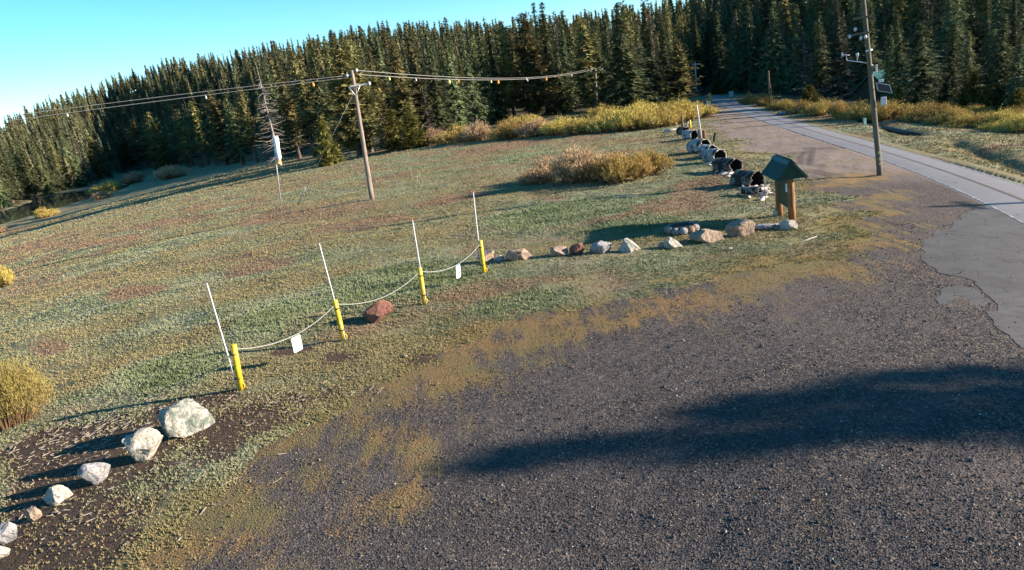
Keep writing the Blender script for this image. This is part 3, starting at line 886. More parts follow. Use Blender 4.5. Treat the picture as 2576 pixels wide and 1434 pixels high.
GR_L = 'conifers beyond the lake'; GR_E = 'conifers along the meadow edge'; GR_R = 'conifers beyond the road'
LB_L = 'dark conifer standing on the far lake shore at the left of the photo'
LB_E = 'olive or dark green conifer in the forest edge behind the meadow'
LB_R = 'dark green conifer in the forest on the slope right of the road'
HAND = [
    ('fir', (8, 522), (4, 330), 'L', 46), ('fir', (34, 512), (42, 338), 'L', 40), ('fir', (64, 502), (66, 350), 'L', 34), ('fir', (92, 499), (97, 347), 'L', 44), ('fir', (125, 490), (128, 330), 'L', 40),
    ('fir', (150, 482), (158, 352), 'L', 40), ('fir', (193, 468), (182, 322), 'L', 46), ('grey', (225, 462), (225, 350), 'L', 36), ('pine', (258, 452), (235, 335), 'L', 52),
    ('pine', (328, 430), (328, 308), 'L', 66), ('pine', (370, 428), (358, 296), 'L', 62), ('pine', (412, 428), (407, 276), 'L', 66),
    ('pine', (485, 420), (480, 268), 'E', 62), ('pine', (524, 416), (520, 248), 'E', 64), ('pine', (572, 412), (576, 216), 'E', 74), ('fir', (612, 408), (612, 225), 'E', 70),
    ('pine', (648, 405), (640, 210), 'E', 60), ('fir', (722, 396), (713, 150), 'E', 64), ('pine', (755, 393), (745, 165), 'E', 66), ('pine', (793, 390), (785, 118), 'E', 84),
    ('fir', (838, 386), (828, 118), 'E', 70), ('pine', (935, 376), (942, 76), 'E', 86), ('pine', (975, 371), (985, 105), 'E', 70), ('pine', (1035, 360), (1024, 92), 'E', 80), ('pine', (1074, 352), (1060, 86), 'E', 70),
    ('fir', (1116, 342), (1112, 112), 'E', 66), ('fir', (1160, 332), (1158, 88), 'E', 62), ('fir', (1200, 322), (1190, 80), 'E', 62), ('fir', (1240, 310), (1213, 52), 'E', 66), ('fir', (1262, 308), (1253, 52), 'E', 52),
    ('pine', (1296, 303), (1278, 48), 'E', 76), ('fir', (1378, 286), (1366, 0), 'E', 64), ('fir', (1398, 284), (1391, -2), 'E', 70), ('fir', (1440, 280), (1437, 40), 'E', 60), ('fir', (1420, 282), (1415, 95), 'E', 50),
    ('fir', (1546, 270), (1530, 49), 'E', 64), ('fir', (1520, 272), (1510, 60), 'E', 50), ('fir', (1620, 262), (1608, 60), 'E', 56), ('fir', (1650, 260), (1643, 66), 'E', 62), ('fir', (1682, 255), (1680, 45), 'E', 52),
    ('pine', (1772, 232), (1780, 158), 'R', 60), ('fir', (1815, 232), (1822, 20), 'R', 60), ('fir', (1850, 232), (1848, 60), 'R', 56), ('fir', (1888, 235), (1880, 0), 'R', 66), ('fir', (1950, 240), (1935, 3), 'R', 70), ('fir', (2003, 243), (2000, 5), 'R', 70), ('grey', (2032, 246), (2024, 77), 'R', 66), ('fir', (2066, 250), (2055, 28), 'R', 66),
    ('grey', (2116, 250), (2098, 43), 'R', 72), ('fir', (2200, 262), (2190, 90), 'R', 60), ('fir', (2240, 266), (2235, 60), 'R', 60), ('fir', (2270, 268), (2262, 20), 'R', 70), ('fir', (2385, 280), (2360, 60), 'R', 70), ('fir', (2440, 284), (2425, 95), 'R', 70),
    ('fir', (2500, 288), (2470, 40), 'R', 76), ('fir', (2545, 290), (2530, 90), 'R', 70), ('fir', (2590, 296), (2570, 60), 'R', 80),
]
for kind, b, t, g, w in HAND:
    if g == 'E': b = (b[0], b[1] + random.choice((0, 2, 4, 7)))
    tree_px(kind, b, t, {'L': LB_L, 'E': LB_E, 'R': LB_R}[g], {'L': GR_L, 'E': GR_E, 'R': GR_R}[g], w)
# trees that stand out
tree_px('snag', (706, 417), (680, 152), 'bare grey snag with drooping broken branches, behind the windsock', width=62)
tree_px('young', (833, 414), (821, 293), 'bright young pine left of the middle utility pole at the meadow edge', width=52, var=0)
tree_px('big', (907, 391), (882, 92), 'broad olive pine right behind the middle utility pole, dead limbs low down', width=165, rz=0.4)
tree_px('young', (1002, 376), (997, 274), 'bushy young pine, the left one of a pair right of the middle pole', width=62, var=1)
tree_px('young', (1044, 373), (1029, 266), 'bushy young pine, the right and taller one of the pair by the middle pole', width=64, var=0)
tree_px('grey', (1086, 352), (1072, 214), 'half dead grey conifer with bare pale trunk beside the young pines', width=42)
tree_px('grey', (452, 408), (450, 332), 'small greyish conifer alone in front of the dark trees near the lake', width=50)
tree_px('big', (1352, 298), (1326, 27), 'large greyish olive conifer in the middle of the forest edge, orange disc on it', width=130, rz=2.0)
tree_px('pine', (1490, 283), (1473, 44), 'tall olive conifer just behind the far utility pole', width=96)
tree_px('fir', (1580, 280), (1558, 2), 'largest dark fir of the forest edge, its tip at the top of the photo', width=112, var=2)
tree_px('young', (1658, 264), (1652, 187), 'small olive pine between large firs behind the yellow willows', width=50)
tree_px('pine', (1717, 258), (1703, 92), 'greyish pine with dead lower limbs at the left side of the road end', width=98, var=2)
tree_px('young', (1801, 238), (1801, 203), 'small lone pine on the right verge at the far end of the road', width=26)
tree_px('young', (2036, 262), (2031, 214), 'small round pine behind the willows left of the weather station pole', width=60, var=1)
tree_px('fir', (2176, 262), (2150, 28), 'tall dark fir with a bare lower trunk right behind the weather station pole', width=92, var=3)
tree_px('fir', (2325, 272), (2303, 56), 'broad dark fir right of the weather station pole, branches down to the willows', width=112, var=2)
tree_px('young', (2262, 284), (2254, 212), 'narrow young conifer right behind the solar panel', width=38, var=0)
tree_px('young', (2438, 288), (2436, 178), 'young conifer, tallest of the small ones behind the right hand willows', width=62, var=0)
tree_px('young', (2480, 290), (2476, 215), 'short bushy conifer behind the willows near the right edge', width=66, var=1)
tree_px('young', (2556, 300), (2552, 222), 'young conifer above the willows at the right edge of the photo', width=60, var=0)

# the forest on the slopes: each near tree a thing, the far remainder one mass
def fill_forest():
    pts = []
    tries = 36000
    a = rng.uniform(R_(-42), R_(41), tries); u = rng.uniform(0, 1, tries)
    tl = treeline(a) + np.where(a < R_(-24), 9, 22); rr = ridge_r(a) + 18
    r = np.sqrt((tl + 4) ** 2 + u * (rr ** 2 - (tl + 4) ** 2))
    cell = {}
    lake_d = line_dist(LAKE, r * np.sin(a), r * np.cos(a), True); lake_in = inside(LAKE, r * np.sin(a), r * np.cos(a))
    rr_d = np.minimum(line_dist(ROAD_L, r * np.sin(a), r * np.cos(a)), line_dist(ROAD_R, r * np.sin(a), r * np.cos(a)))
    for i in range(tries):
        x, y = r[i] * math.sin(a[i]), r[i] * math.cos(a[i])
        if lake_in[i] or lake_d[i] < 2 or rr_d[i] < 5: continue
        dmin = 5.4 if r[i] - tl[i] < 40 else 4.4
        k = (int(x // 6), int(y // 6)); ok = True
        for dx in (-1, 0, 1):
            for dy in (-1, 0, 1):
                for q in cell.get((k[0] + dx, k[1] + dy), ()):
                    if (q[0] - x) ** 2 + (q[1] - y) ** 2 < dmin ** 2: ok = False
        if not ok or (float(fbm(x, y, 0.05, 201, 2)) < 0.36 and rng.random() < 0.7): continue
        cell.setdefault(k, []).append((x, y))
        h = (7 + 20 * rng.random() ** 1.25) * (0.8 if r[i] - tl[i] < 25 else (1.0 if r[i] - tl[i] < 90 else 0.78))
        pts.append((x, y, h, a[i], r[i], r[i] - tl[i]))
    pts.sort(key=lambda q: -(q[2] / q[4]) + 0.0008 * max(0, q[5] - 12))
    return pts
FP = fill_forest()
fz = terrain_z(np.array([q[0] for q in FP]), np.array([q[1] for q in FP]))
N_IND = 215
for i, (x, y, h, a, r, dp) in enumerate(FP[:N_IND]):
    reg = 'L' if a < R_(-27) else ('E' if a < R_(16.5) else 'R')
    u = rng.random()
    if reg == 'E': P = P_PINE[i % 3] if u < 0.5 else (P_GREY[i % 2] if u > 0.93 else P_FIR[i % 4])
    elif reg == 'L': P = P_PINE[i % 3] if u < 0.15 else P_FIR[i % 4]
    else: P = P_GREY[i % 2] if u > 0.86 else (P_PINE[i % 3] if u < 0.12 else P_FIR[i % 4])
    P.place((x, y, fz[i] - 0.15), h, rng.uniform(0.9, 1.45), {'L': LB_L, 'E': LB_E, 'R': LB_R}[reg], 'tree', {'L': GR_L, 'E': GR_E, 'R': GR_R}[reg], rng.uniform(0, 6.28),
            (0, R_(-3.0) * float(sstep(0.2, 0.6, np.array(a)))))

def far_forest():
    temps = []
    for sd, w, st_, br_ in ((1, 6.2, 'fir', .1), (2, 5.0, 'fir', .12), (3, 7.4, 'fir', .06), (4, 6.0, 'pine', .22), (5, 4.2, 'fir', .3), (6, 7.0, 'pine', .12)):
        V, F = conifer_crown(20, w, br_, 70 + sd, st_, 0.95, 5, 0.9 if sd != 5 else 0.55)
        V = V.reshape(-1, 3, 3); c = V.mean(1, keepdims=True); V = (V - c) * np.where(np.linalg.norm(V.max(1) - V.min(1), axis=-1) > 1.6, 1.0, 1.75)[:, None, None] + c
        tv, tf = cone_trunk(20, 0.24, 0, 4)
        tv = np.array(tv); tq = np.array(tf); tt = np.concatenate([tq[:, [0, 1, 2]], tq[:, [0, 2, 3]]])
        temps.append((V.reshape(-1, 3), tv, tt))
    Vs, Fs, Ms, off = [], [], [], 0
    for i, (x, y, h, a, r, dp) in enumerate(FP[N_IND:]):
        cv, tv, tt = temps[(0, 1, 2, 3, 0, 2, 5, 1, 4, 3, 2)[i % 11]]
        k = h / 20; w = k * rng.uniform(0.85, 1.45); t = rng.uniform(0, 6.28); c, s = math.cos(t), math.sin(t)
        for A, Fi, mi in ((cv, np.arange(len(cv)).reshape(-1, 3), 0), (tv, tt, 1)):
            B = np.stack([(A[:, 0] * c - A[:, 1] * s) * w + x, (A[:, 0] * s + A[:, 1] * c) * w + y, A[:, 2] * k + fz[N_IND + i] - 0.15], 1)
            Vs.append(B); Fs.append(Fi + off); Ms.append(np.full(len(Fi), mi)); off += len(A)
    me = tri_mesh('far_forest', np.concatenate(Vs), np.concatenate(Fs), None, False, None, [M['fir_far'], M['bark']], np.concatenate(Ms))
    tag(link(bpy.data.objects.new('far_forest', me)), 'mass of dark conifers covering the hillsides to the skyline', 'forest', kind='stuff')
    print('far trees', len(FP) - N_IND, 'tris', sum(len(f) for f in Fs))
def far_mat():
    n = N('far_fir_needles', 0.85, 0.1)
    i = n.island(); big = n.noise(n.pos('world', (1, 1, 0.05)), 0.17, 2)
    c = n.mix(i, (0.048, 0.060, 0.036), (0.150, 0.165, 0.092))
    n.color(n.mix(n.ramp(big, 0.4, 0.65), c, n.mix(i, (0.075, 0.072, 0.034), (0.21, 0.185, 0.09))))
    return n.m
M['fir_far'] = far_mat()
far_forest()

# willows
def willow_proto(name, seed, spread, mat, nst=170, leaf=1.0):
    """several domes of fine upright twigs, each round a core added for shading"""
    g = np.random.default_rng(seed)
    mb_v, mb_f, L = [], [], []
    lobes = []
    for k in range(7):
        a = g.uniform(0, 6.283); d = 0 if k == 0 else g.uniform(0.20, 0.42) * spread
        lobes.append((math.cos(a) * d, math.sin(a) * d, g.uniform(0.20, 0.32) * spread, (1.0 - 0.45 * (d / (0.42 * spread)) ** 2) * g.uniform(0.72, 1.0)))
    for lx, ly, lr, lh in lobes:
        for i in range(nst // 7):
            a = g.uniform(0, 6.283); e = math.sqrt(g.random())
            top = np.array([lx + math.cos(a) * e * lr, ly + math.sin(a) * e * lr, lh * (math.sqrt(max(0.05, 1 - 0.75 * e * e))) * g.uniform(0.72, 1.12)])
            p0 = np.array([lx * 0.6 + math.cos(a) * e * lr * 0.35, ly * 0.6 + math.sin(a) * e * lr * 0.35, -0.03])
            p1 = np.array([top[0] * 0.9 + p0[0] * 0.1, top[1] * 0.9 + p0[1] * 0.1, top[2] * 0.55])
            sd = g.uniform(0, 6.28); w = 0.007 * leaf
            sv = np.array([math.cos(sd), math.sin(sd), 0]) * w
            b = len(mb_v)
            mb_v += [p0 - sv, p0 + sv, p1 - sv * .7, p1 + sv * .7, top]
            mb_f += [(b, b + 1, b + 3), (b, b + 3, b + 2), (b + 2, b + 3, b + 4)]
            for j in range(30):
                t = g.uniform(0.25, 1.0) ** 0.6
                q = (1 - t) ** 2 * p0 + 2 * t * (1 - t) * p1 + t * t * top + g.normal(0, 0.028, 3) * (0.4 + t)
                d = (top - p1); d = d / (np.linalg.norm(d) + 1e-9) + g.normal(0, 0.38, 3); d /= np.linalg.norm(d)
                s = g.uniform(0.026, 0.075) * leaf
                wv = np.cross(d, g.normal(0, 1, 3)); wv /= np.linalg.norm(wv) + 1e-9
                L += [q - wv * s * 0.17, q + wv * s * 0.17, q + d * s * 1.5]
        for k in range(26 if leaf > 0.55 else 0):                       # brown core faces, added to shade the inside of each dome
            a = g.uniform(0, 6.283); e = math.sqrt(g.random()) * 0.68; z = lh * g.uniform(0.0, 0.55) * math.sqrt(1 - 0.7 * e * e)
            q = np.array([lx + math.cos(a) * e * lr, ly + math.sin(a) * e * lr, z]); b = len(mb_v)
            mb_v += [q + g.normal(0, 0.04, 3), q + g.normal(0, 0.04, 3), q + g.normal(0, 0.04, 3) + [0, 0, 0.08]]
            mb_f += [(b, b + 1, b + 2)]
    return (tri_mesh('foliage', np.array(L), np.arange(len(L)).reshape(-1, 3), mat), tri_mesh('stems', np.array(mb_v), np.array(mb_f), M['twig']))
M['twig'] = simple('willow_stems', (0.20, 0.12, 0.06), 0.9, 0.4, 8)
W_Y = [willow_proto('willow', s, 1.5, M['willow'], 340, 0.8) for s in (1, 2, 3)]
W_FINE = [willow_proto('willow', 9, 1.5, M['willow_olive'], 800, 0.5)]
W_G = [willow_proto('willow', s, 1.4, M['willow_grey'], 300, 0.8) for s in (5, 6)]
def willow(px, w, h, label, group, grey=False, k=[0]):
    b = G(px); me = W_FINE[0] if w > 170 else (W_G if grey else W_Y)[k[0] % (2 if grey else 3)]; k[0] += 1
    e = empty('willow_bush', b, label, 'bush', group, random.uniform(0, 6.28))
    W = px_m(b, w) / 1.45; H = px_m(b, h)
    e.scale = (W, W, H * 0.95)
    link(bpy.data.objects.new('stems', me[1]), e); link(bpy.data.objects.new('foliage', me[0]), e)
LBC, GRC = 'yellow willow bush in the dense row between meadow and forest, left of the road', 'willows along the meadow edge'
for px, w, h, gy_ in (((1095, 362), 90, 50, 1), ((1150, 357), 100, 52, 0), ((1215, 352), 105, 60, 1), ((1285, 347), 115, 62, 0), ((1350, 342), 110, 55, 1), ((1415, 338), 115, 52, 0), ((1480, 335), 120, 60, 0),
                      ((1545, 330), 125, 68, 0), ((1605, 325), 120, 70, 0), ((1660, 318), 120, 74, 0), ((1715, 308), 115, 64, 0), ((1757, 296), 80, 46, 0), ((1320, 322), 90, 45, 0), ((1520, 305), 110, 50, 0), ((1610, 295), 110, 50, 0), ((1690, 284), 100, 44, 0)):
    willow(px, w, h, LBC, GRC, bool(gy_))
LBR, GRR = 'yellow willow bush in the row beyond the road, in front of the dark firs', 'willows beyond the road'
for px, w, h in (((1885, 262), 46, 32), ((1920, 266), 60, 36), ((1965, 276), 75, 36), ((2015, 284), 80, 36), ((2070, 290), 85, 48), ((2112, 300), 70, 60), ((2160, 302), 110, 58), ((2225, 304), 125, 56), ((2285, 300), 110, 50), ((2340, 306), 120, 56),
                 ((2400, 310), 115, 50), ((2460, 318), 120, 50), ((2520, 322), 125, 54), ((2575, 330), 120, 58), ((2200, 288), 110, 44), ((2440, 298), 100, 40), ((2545, 305), 110, 44)):
    willow(px, w, h, LBR, GRR)
for px, w, h, gy_, lb in (((1365, 452), 150, 70, 1, 'greyish low willow at the left end of the clump in the open meadow'), ((1462, 460), 160, 112, 1, 'tall russet willow with bare tips in the middle of the meadow clump'),
                          ((1555, 456), 160, 92, 0, 'yellow green willow in front in the meadow clump'), ((1625, 438), 120, 82, 0, 'yellow willow at the right end of the meadow clump, nearest the hollow logs'), ((1500, 425), 150, 60, 1, 'russet willow at the back of the meadow clump'),
                          ((12, 1072), 190, 225, 0, 'large yellow green bush at the left edge above the white rocks'), ((2, 725), 66, 76, 0, 'small round bush at the left edge halfway up the meadow'),
                          ((430, 450), 96, 42, 1, 'russet willow at the right end of the lake'), ((275, 472), 80, 34, 0, 'orange yellow willow on the far bank of the lake'), ((248, 502), 56, 24, 1, 'low russet bush on the near bank of the lake'),
                          ((112, 546), 66, 30, 0, 'yellow green bush on the near bank at the left end of the lake'), ((350, 458), 76, 34, 1, 'dark russet bush between the two lake willows'), ((8, 584), 28, 18, 1, 'tiny dark bush at the left edge by the lake')):
    willow(px, w, h, lb, None, bool(gy_))


# ------------------------------------------------------------------ rocks
def rock_mat(name, a, b, stain, dark):
    n = N(name, 0.85, 0.3)
    p = n.pos('object')
    f = n.noise(p, 3.2, 6, 0.65, 0.6); q = n.noise(p, 1.7, 4, 0.6, 1.0); w = n.noise(p, 11, 5, 0.7)
    c = n.mix(n.ramp(f, 0.35, 0.65), a, b)
    c = n.mix(n.ramp(q, 0.54, 0.68), c, stain)
    c = n.mix(n.math('MULTIPLY', n.ramp(w, 0.50, 0.66), 0.7), c, dark)
    c = n.mix(n.math('MULTIPLY', n.ramp(n.noise(p, 2.6, 6, 0.8, 1.5), 0.52, 0.62), 0.75), c, dark)
    n.color(c); n.bump(n.math('ADD', f, n.math('MULTIPLY', w, 0.6)), 1.0, 0.09)
    return n.m
RM = {
    'white': rock_mat('white_quartz', (0.46, 0.41, 0.35), (0.30, 0.265, 0.22), (0.36, 0.22, 0.14), (0.11, 0.10, 0.085)),
    'green': rock_mat('pale_green_stone', (0.46, 0.42, 0.36), (0.10, 0.125, 0.105), (0.44, 0.30, 0.21), (0.07, 0.08, 0.075)),
    'grey': rock_mat('grey_stone', (0.34, 0.32, 0.32), (0.16, 0.155, 0.16), (0.36, 0.24, 0.18), (0.09, 0.085, 0.085)),
    'tan': rock_mat('tan_stone', (0.36, 0.26, 0.19), (0.22, 0.155, 0.12), (0.38, 0.19, 0.10), (0.10, 0.07, 0.055)),
    'red': rock_mat('rusty_red_stone', (0.215, 0.092, 0.060), (0.145, 0.062, 0.048), (0.27, 0.14, 0.09), (0.06, 0.03, 0.027)),
}
def rock(px, w, h, kind, label, seed, flat=1.0, peak=0.0, group=None):
    g = np.random.default_rng(seed)
    b = G(px)
    W, H = px_m(b, w), px_m(b, h) * 1.06
    bm = bmesh.new(); bmesh.ops.create_icosphere(bm, subdivisions=5, radius=1.0)
    V = np.array([v.co[:] for v in bm.verts])
    for k in range(16):
        n = g.normal(0, 1, 3); n /= np.linalg.norm(n); d = g.uniform(0.42, 0.82)
        e = V @ n - d
        V -= np.outer(np.maximum(e, 0) * 0.97, n)
    if peak: V[:, 2] *= 1 + peak * np.exp(-((V[:, 0] - 0.25) ** 2 + V[:, 1] ** 2) * 3)
    V -= (V.max(0) + V.min(0)) / 2; V /= (V.max(0) - V.min(0)) / 2
    for i, v in enumerate(bm.verts):
        q = Vector(V[i])
        k = 1 + 0.10 * noise.noise(q * 1.4 + Vector((seed, 0, 0))) + 0.045 * noise.noise(q * 3.6 + Vector((0, seed, 0))) - 0.05 * abs(noise.noise(q * 5.5 + Vector((seed, seed, 0)))) + 0.022 * noise.noise(q * 12)
        q = q * k
        v.co = Vector((q.x * W * 0.5, q.y * W * 0.40 * flat, (q.z * 0.55 + 0.36) * H))
    for f in bm.faces: f.smooth = True
    me = bpy.data.meshes.new('rock'); bm.to_mesh(me); bm.free(); me.materials.append(RM[kind])
    me.set_sharp_from_angle(angle=R_(32))
    o = bpy.data.objects.new('rock', me)
    view = math.atan2(b.x, b.y)
    o.location = (b.x + math.sin(view) * W * 0.3, b.y + math.cos(view) * W * 0.3, b.z); o.rotation_euler = (0, 0, -view)
    link(o); tag(o, label, 'rock', group)
    return o
for a in (
    ((478, 1086), 122, 80, 'green', 'largest white and grey green boulder, below the first yellow bollard', 3, 1.0, 0.0),
    ((376, 1158), 92, 80, 'white', 'bright white pointed boulder left below the largest one', 8, 0.9, 0.35),
    ((248, 1214), 74, 56, 'grey', 'grey rock, third from the top in the left line of boulders', 12, 1.0, 0.0),
    ((150, 1260), 60, 46, 'white', 'pinkish white rock, fourth from the top in the left line', 15, 1.0, 0.1),
    ((90, 1305), 34, 36, 'tan', 'small blocky tan rock between the pinkish and the round pale one', 22, 1.0, 0.0),
    ((22, 1362), 54, 54, 'grey', 'round pale rock at the left edge of the photo', 27, 1.0, 0.0),
    ((10, 1398), 34, 40, 'white', 'lowest pale rock in the bottom left corner', 31, 1.0, 0.0),
    ((957, 808), 88, 48, 'red', 'rusty red boulder alone between the second and third bollard', 36, 1.0, 0.0),
    ((1221, 666), 52, 28, 'tan', 'pale tan rock right behind the rightmost bollard', 41, 1.0, 0.0),
    ((1256, 662), 30, 15, 'grey', 'small low pale stone between two tan rocks', 44, 1.0, 0.0),
    ((1306, 660), 68, 30, 'tan', 'orange tan rock with a flat grey top, right of the bollards', 47, 0.8, 0.0),
    ((1408, 647), 48, 26, 'tan', 'reddish rock, left one of a touching pair in the rock row', 52, 1.0, 0.0),
    ((1453, 642), 38, 30, 'red', 'reddish upright rock, right one of the touching pair', 55, 1.0, 0.2),
    ((1513, 640), 58, 27, 'grey', 'flat grey white rock in the middle of the rock row', 58, 1.0, 0.0),
    ((1583, 634), 56, 36, 'white', 'round white rock standing out in the rock row', 61, 1.0, 0.0),
    ((1664, 621), 18, 15, 'tan', 'tiny tan rock leaning on a white one', 64, 1.0, 0.0),
    ((1693, 621), 48, 29, 'white', 'white tan rock below the stone fire ring', 67, 1.0, 0.0),
    ((1778, 609), 88, 34, 'tan', 'broad low tan grey slab of rock sloping to the left', 71, 0.8, 0.0),
    ((1864, 594), 76, 42, 'tan', 'largest pinkish grey rock of the row, left of the kiosk', 74, 0.9, 0.0),
    ((1930, 580), 70, 15, 'grey', 'long flat grey stone at the foot of the kiosk', 78, 0.6, 0.0),
    ((1981, 579), 52, 25, 'white', 'white slab at the right end of the rock row, before the kiosk post', 82, 0.7, 0.0),
    ((1952, 541), 16, 20, 'white', 'small white stone behind the left kiosk post', 85, 1.0, 0.0),
    ((1836, 622), 13, 7, 'white', 'pebble sized white stone in front of the pinkish rock', 88, 1.0, 0.0),
    ((1020, 900), 12, 7, 'tan', 'small tan stone in the grass edge below the red boulder', 91, 1.0, 0.0),
    ((2200, 296), 16, 8, 'grey', 'grey stone by the willows beyond the road', 95, 1.0, 0.0),
    ((1965, 290), 22, 9, 'grey', 'grey stone on the right road verge near the plain post', 97, 1.0, 0.0),
):
    rock(*a)
# ring of stones for a fire
fr = empty('fire_ring', G((1716, 582)), 'dark stone fire ring in the shadow left of the pinkish rock', 'fire ring')
random.seed(3)
Rf = px_m(fr.location, 33)
for k in range(11):
    a = 2 * math.pi * k / 11
    mb = MB(); mb.ball((math.cos(a) * Rf, math.sin(a) * Rf, 0.13), 0.17, (1.1, 0.9, 1.0))
    for v in mb.bm.verts: v.co += noise.noise_vector(v.co * 7) * 0.035
    mb.build('stone', RM['grey'] if k % 3 else RM['tan'], fr)
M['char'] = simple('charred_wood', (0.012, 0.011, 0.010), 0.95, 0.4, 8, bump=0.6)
mb = MB(); mb.tube([(0, 0, 0.20), (0, 0, 0.27)], [Rf * 0.98, Rf * 0.96], 20); mb.build('grate', M['char'], fr)

# ------------------------------------------------------------------ bollards, chains, hanging signs
M['yellow'] = simple('yellow_paint', (0.68, 0.44, 0.02), 0.5, 0.35, 7, spec=0.4)
M['white'] = simple('white_paint', (0.60, 0.60, 0.63), 0.5, 0.25, 9)
M['redcap'] = simple('red_reflector', (0.50, 0.06, 0.03), 0.5, 0.1)
M['steel'] = simple('galvanised_steel', (0.55, 0.55, 0.57), 0.45, 0.25, 20, metal=0.6)
M['strap'] = simple('dark_strap', (0.04, 0.035, 0.03), 0.7, 0.2)
BOL = [((606, 977), (587, 866), (520, 712)), ((864, 853), (842, 754), (803, 612)), ((1068, 765), (1055, 673), (1037, 550)), ((1218, 689), (1208, 604), (1190, 480))]
BL = ['yellow bollard with a white snow pole, nearest and leftmost of the four', 'yellow bollard with a white snow pole, second from the left by the red boulder',
      'yellow bollard with a red tipped white snow pole, third from the left', 'yellow bollard with a red tipped white snow pole, rightmost and farthest of the four']
hooks = []
for i, (b_, y_, w_) in enumerate(BOL):
    b = G(b_); L = rel(b); yt, wt = L(TP(y_, b)), L(TP(w_, b))
    e = empty('bollard', b, BL[i], 'bollard', 'bollards along the parking area')
    mb = MB(); ax = yt.normalized()
    mb.tube([Vector((0, 0, -0.15)), yt * 0.5, yt * 0.985, yt * 1.0], [0.080, 0.080, 0.080, 0.060], 16); mb.build('post', M['yellow'], e)
    off = Vector((-0.075, -0.03, 0)) if i in (0, 3) else Vector((0.06, -0.06, 0))
    foot = off * 1.0; d = (wt - foot)
    mb = MB(); mb.tube([foot, foot + d * 0.5, wt], [0.019, 0.019, 0.016], 10); pole = mb.build('snow_pole', M['white'], e)
    if i > 1:
        mb = MB(); mb.tube([wt - d.normalized() * 0.05, wt + d.normalized() * 0.01], 0.024, 10); mb.build('red_tip', M['redcap'], pole)
    for f in (0.25, 0.78):
        mb = MB(); c = yt * f + off * 0.35
        mb.tube([c, c + ax * 0.03], 0.094, 14); mb.build('strap', M['strap'], e)
    mb = MB()
    pts = [Vector((0.07 + 0.05 * math.cos(t), -0.02, 0.12 + 0.07 * math.sin(t))) for t in np.linspace(-1.6, 1.6, 9)]
    mb.tube(pts, 0.022, 8); mb.build('ground_hook', M['yellow'], e)
    hooks.append(b + yt * 0.90)
M['chain'] = simple('chain_steel', (0.36, 0.36, 0.33), 0.6, 0.4, 30)
def chain(a, b, sag, label):
    d = (b - a); dn = d.normalized(); L = d.length; n = int(L / 0.055)
    pts = []
    for k in range(n + 1):
        t = k / n; p = a + d * t; p.z -= sag * 4 * t * (1 - t); pts.append(p)
    o = pts[0].copy(); mb = MB()
    side = Vector((-dn.y, dn.x, 0))
    for k in range(n):
        p, q = pts[k] - o, pts[k + 1] - o; t = (q - p).normalized()
        s = side if k % 2 else t.cross(side)
        m = (p + q) / 2; hl = (q - p).length * 0.62; w = 0.014
        ring = [m + t * math.cos(x) * hl + s * math.sin(x) * w for x in np.linspace(0, 2 * math.pi, 9)[:-1]]
        rr_ = [mb.bm.verts.new(r_ + s.cross(t) * 0.007) for r_ in ring]; r2 = [mb.bm.verts.new(r_ - s.cross(t) * 0.007) for r_ in ring]
        inn = [m + t * math.cos(x) * hl * 0.6 + s * math.sin(x) * w * 0.35 for x in np.linspace(0, 2 * math.pi, 9)[:-1]]
        i1 = [mb.bm.verts.new(r_ + s.cross(t) * 0.007) for r_ in inn]; i2 = [mb.bm.verts.new(r_ - s.cross(t) * 0.007) for r_ in inn]
        for j in range(8):
            j2 = (j + 1) % 8
            mb.bm.faces.new((rr_[j], rr_[j2], r2[j2], r2[j])); mb.bm.faces.new((rr_[j], i1[j], i1[j2], rr_[j2])); mb.bm.faces.new((r2[j], r2[j2], i2[j2], i2[j])); mb.bm.faces.new((i1[j], i2[j], i2[j2], i1[j2]))
    c = mb.build('chain', M['chain']); c.location = o
    tag(c, label, 'chain', 'chains between the bollards')
    return pts
c1 = chain(hooks[0], hooks[1], 0.36, 'chain between the first and second bollard, blank white sign hanging from it')
c2 = chain(hooks[1], hooks[2], 0.36, 'chain between the second and third bollard above the red boulder, no sign')
c3 = chain(hooks[2], hooks[3], 0.36, 'chain between the third and fourth bollard, smaller white sign hanging from it')
M['sign_white'] = simple('blank_white_sign', (0.82, 0.82, 0.84), 0.4, 0.05, 3)
def hang_sign(pts, t, w, h, label, tilt):
    k = int(t * (len(pts) - 1)); p = pts[k]; d = (pts[min(k + 3, len(pts) - 1)] - pts[max(k - 3, 0)]); d.z *= 0.55; d.normalize()
    o = empty('hanging_sign', p, label, 'sign')
    u = Vector((0, 0, -1)); u = (u - d * u.dot(d)).normalized(); nrm = d.cross(u)
    u = (u + nrm * tilt).normalized()
    mb = MB(); r = 0.03; poly = []
    for cx, cy, a0 in ((w / 2 - r, 0.05 + r, -90), (w / 2 - r, 0.05 + h - r, 0), (-w / 2 + r, 0.05 + h - r, 90), (-w / 2 + r, 0.05 + r, 180)):
        for a in range(0, 91, 30):
            t_ = R_(a0 + a); poly.append(d * (cx + r * math.cos(t_)) + u * (cy + r * math.sin(t_)))
    mb.prism(poly, nrm * 0.006); mb.build('sign_board', M['sign_white'], o)
    for s in (-1, 1):
        mb = MB(); mb.tube([d * s * w * 0.34 + u * 0.09 + nrm * 0.012, d * s * w * 0.34 - u * 0.01 + nrm * 0.004], 0.007, 6); mb.build('hook', M['steel'], o)
hang_sign(c1, 0.545, 0.31, 0.46, 'blank white plate hanging on the first chain, between the nearest two bollards', 0.10)
hang_sign(c3, 0.575, 0.24, 0.48, 'blank white plate hanging on the last chain, left of the rightmost bollard', 0.18)

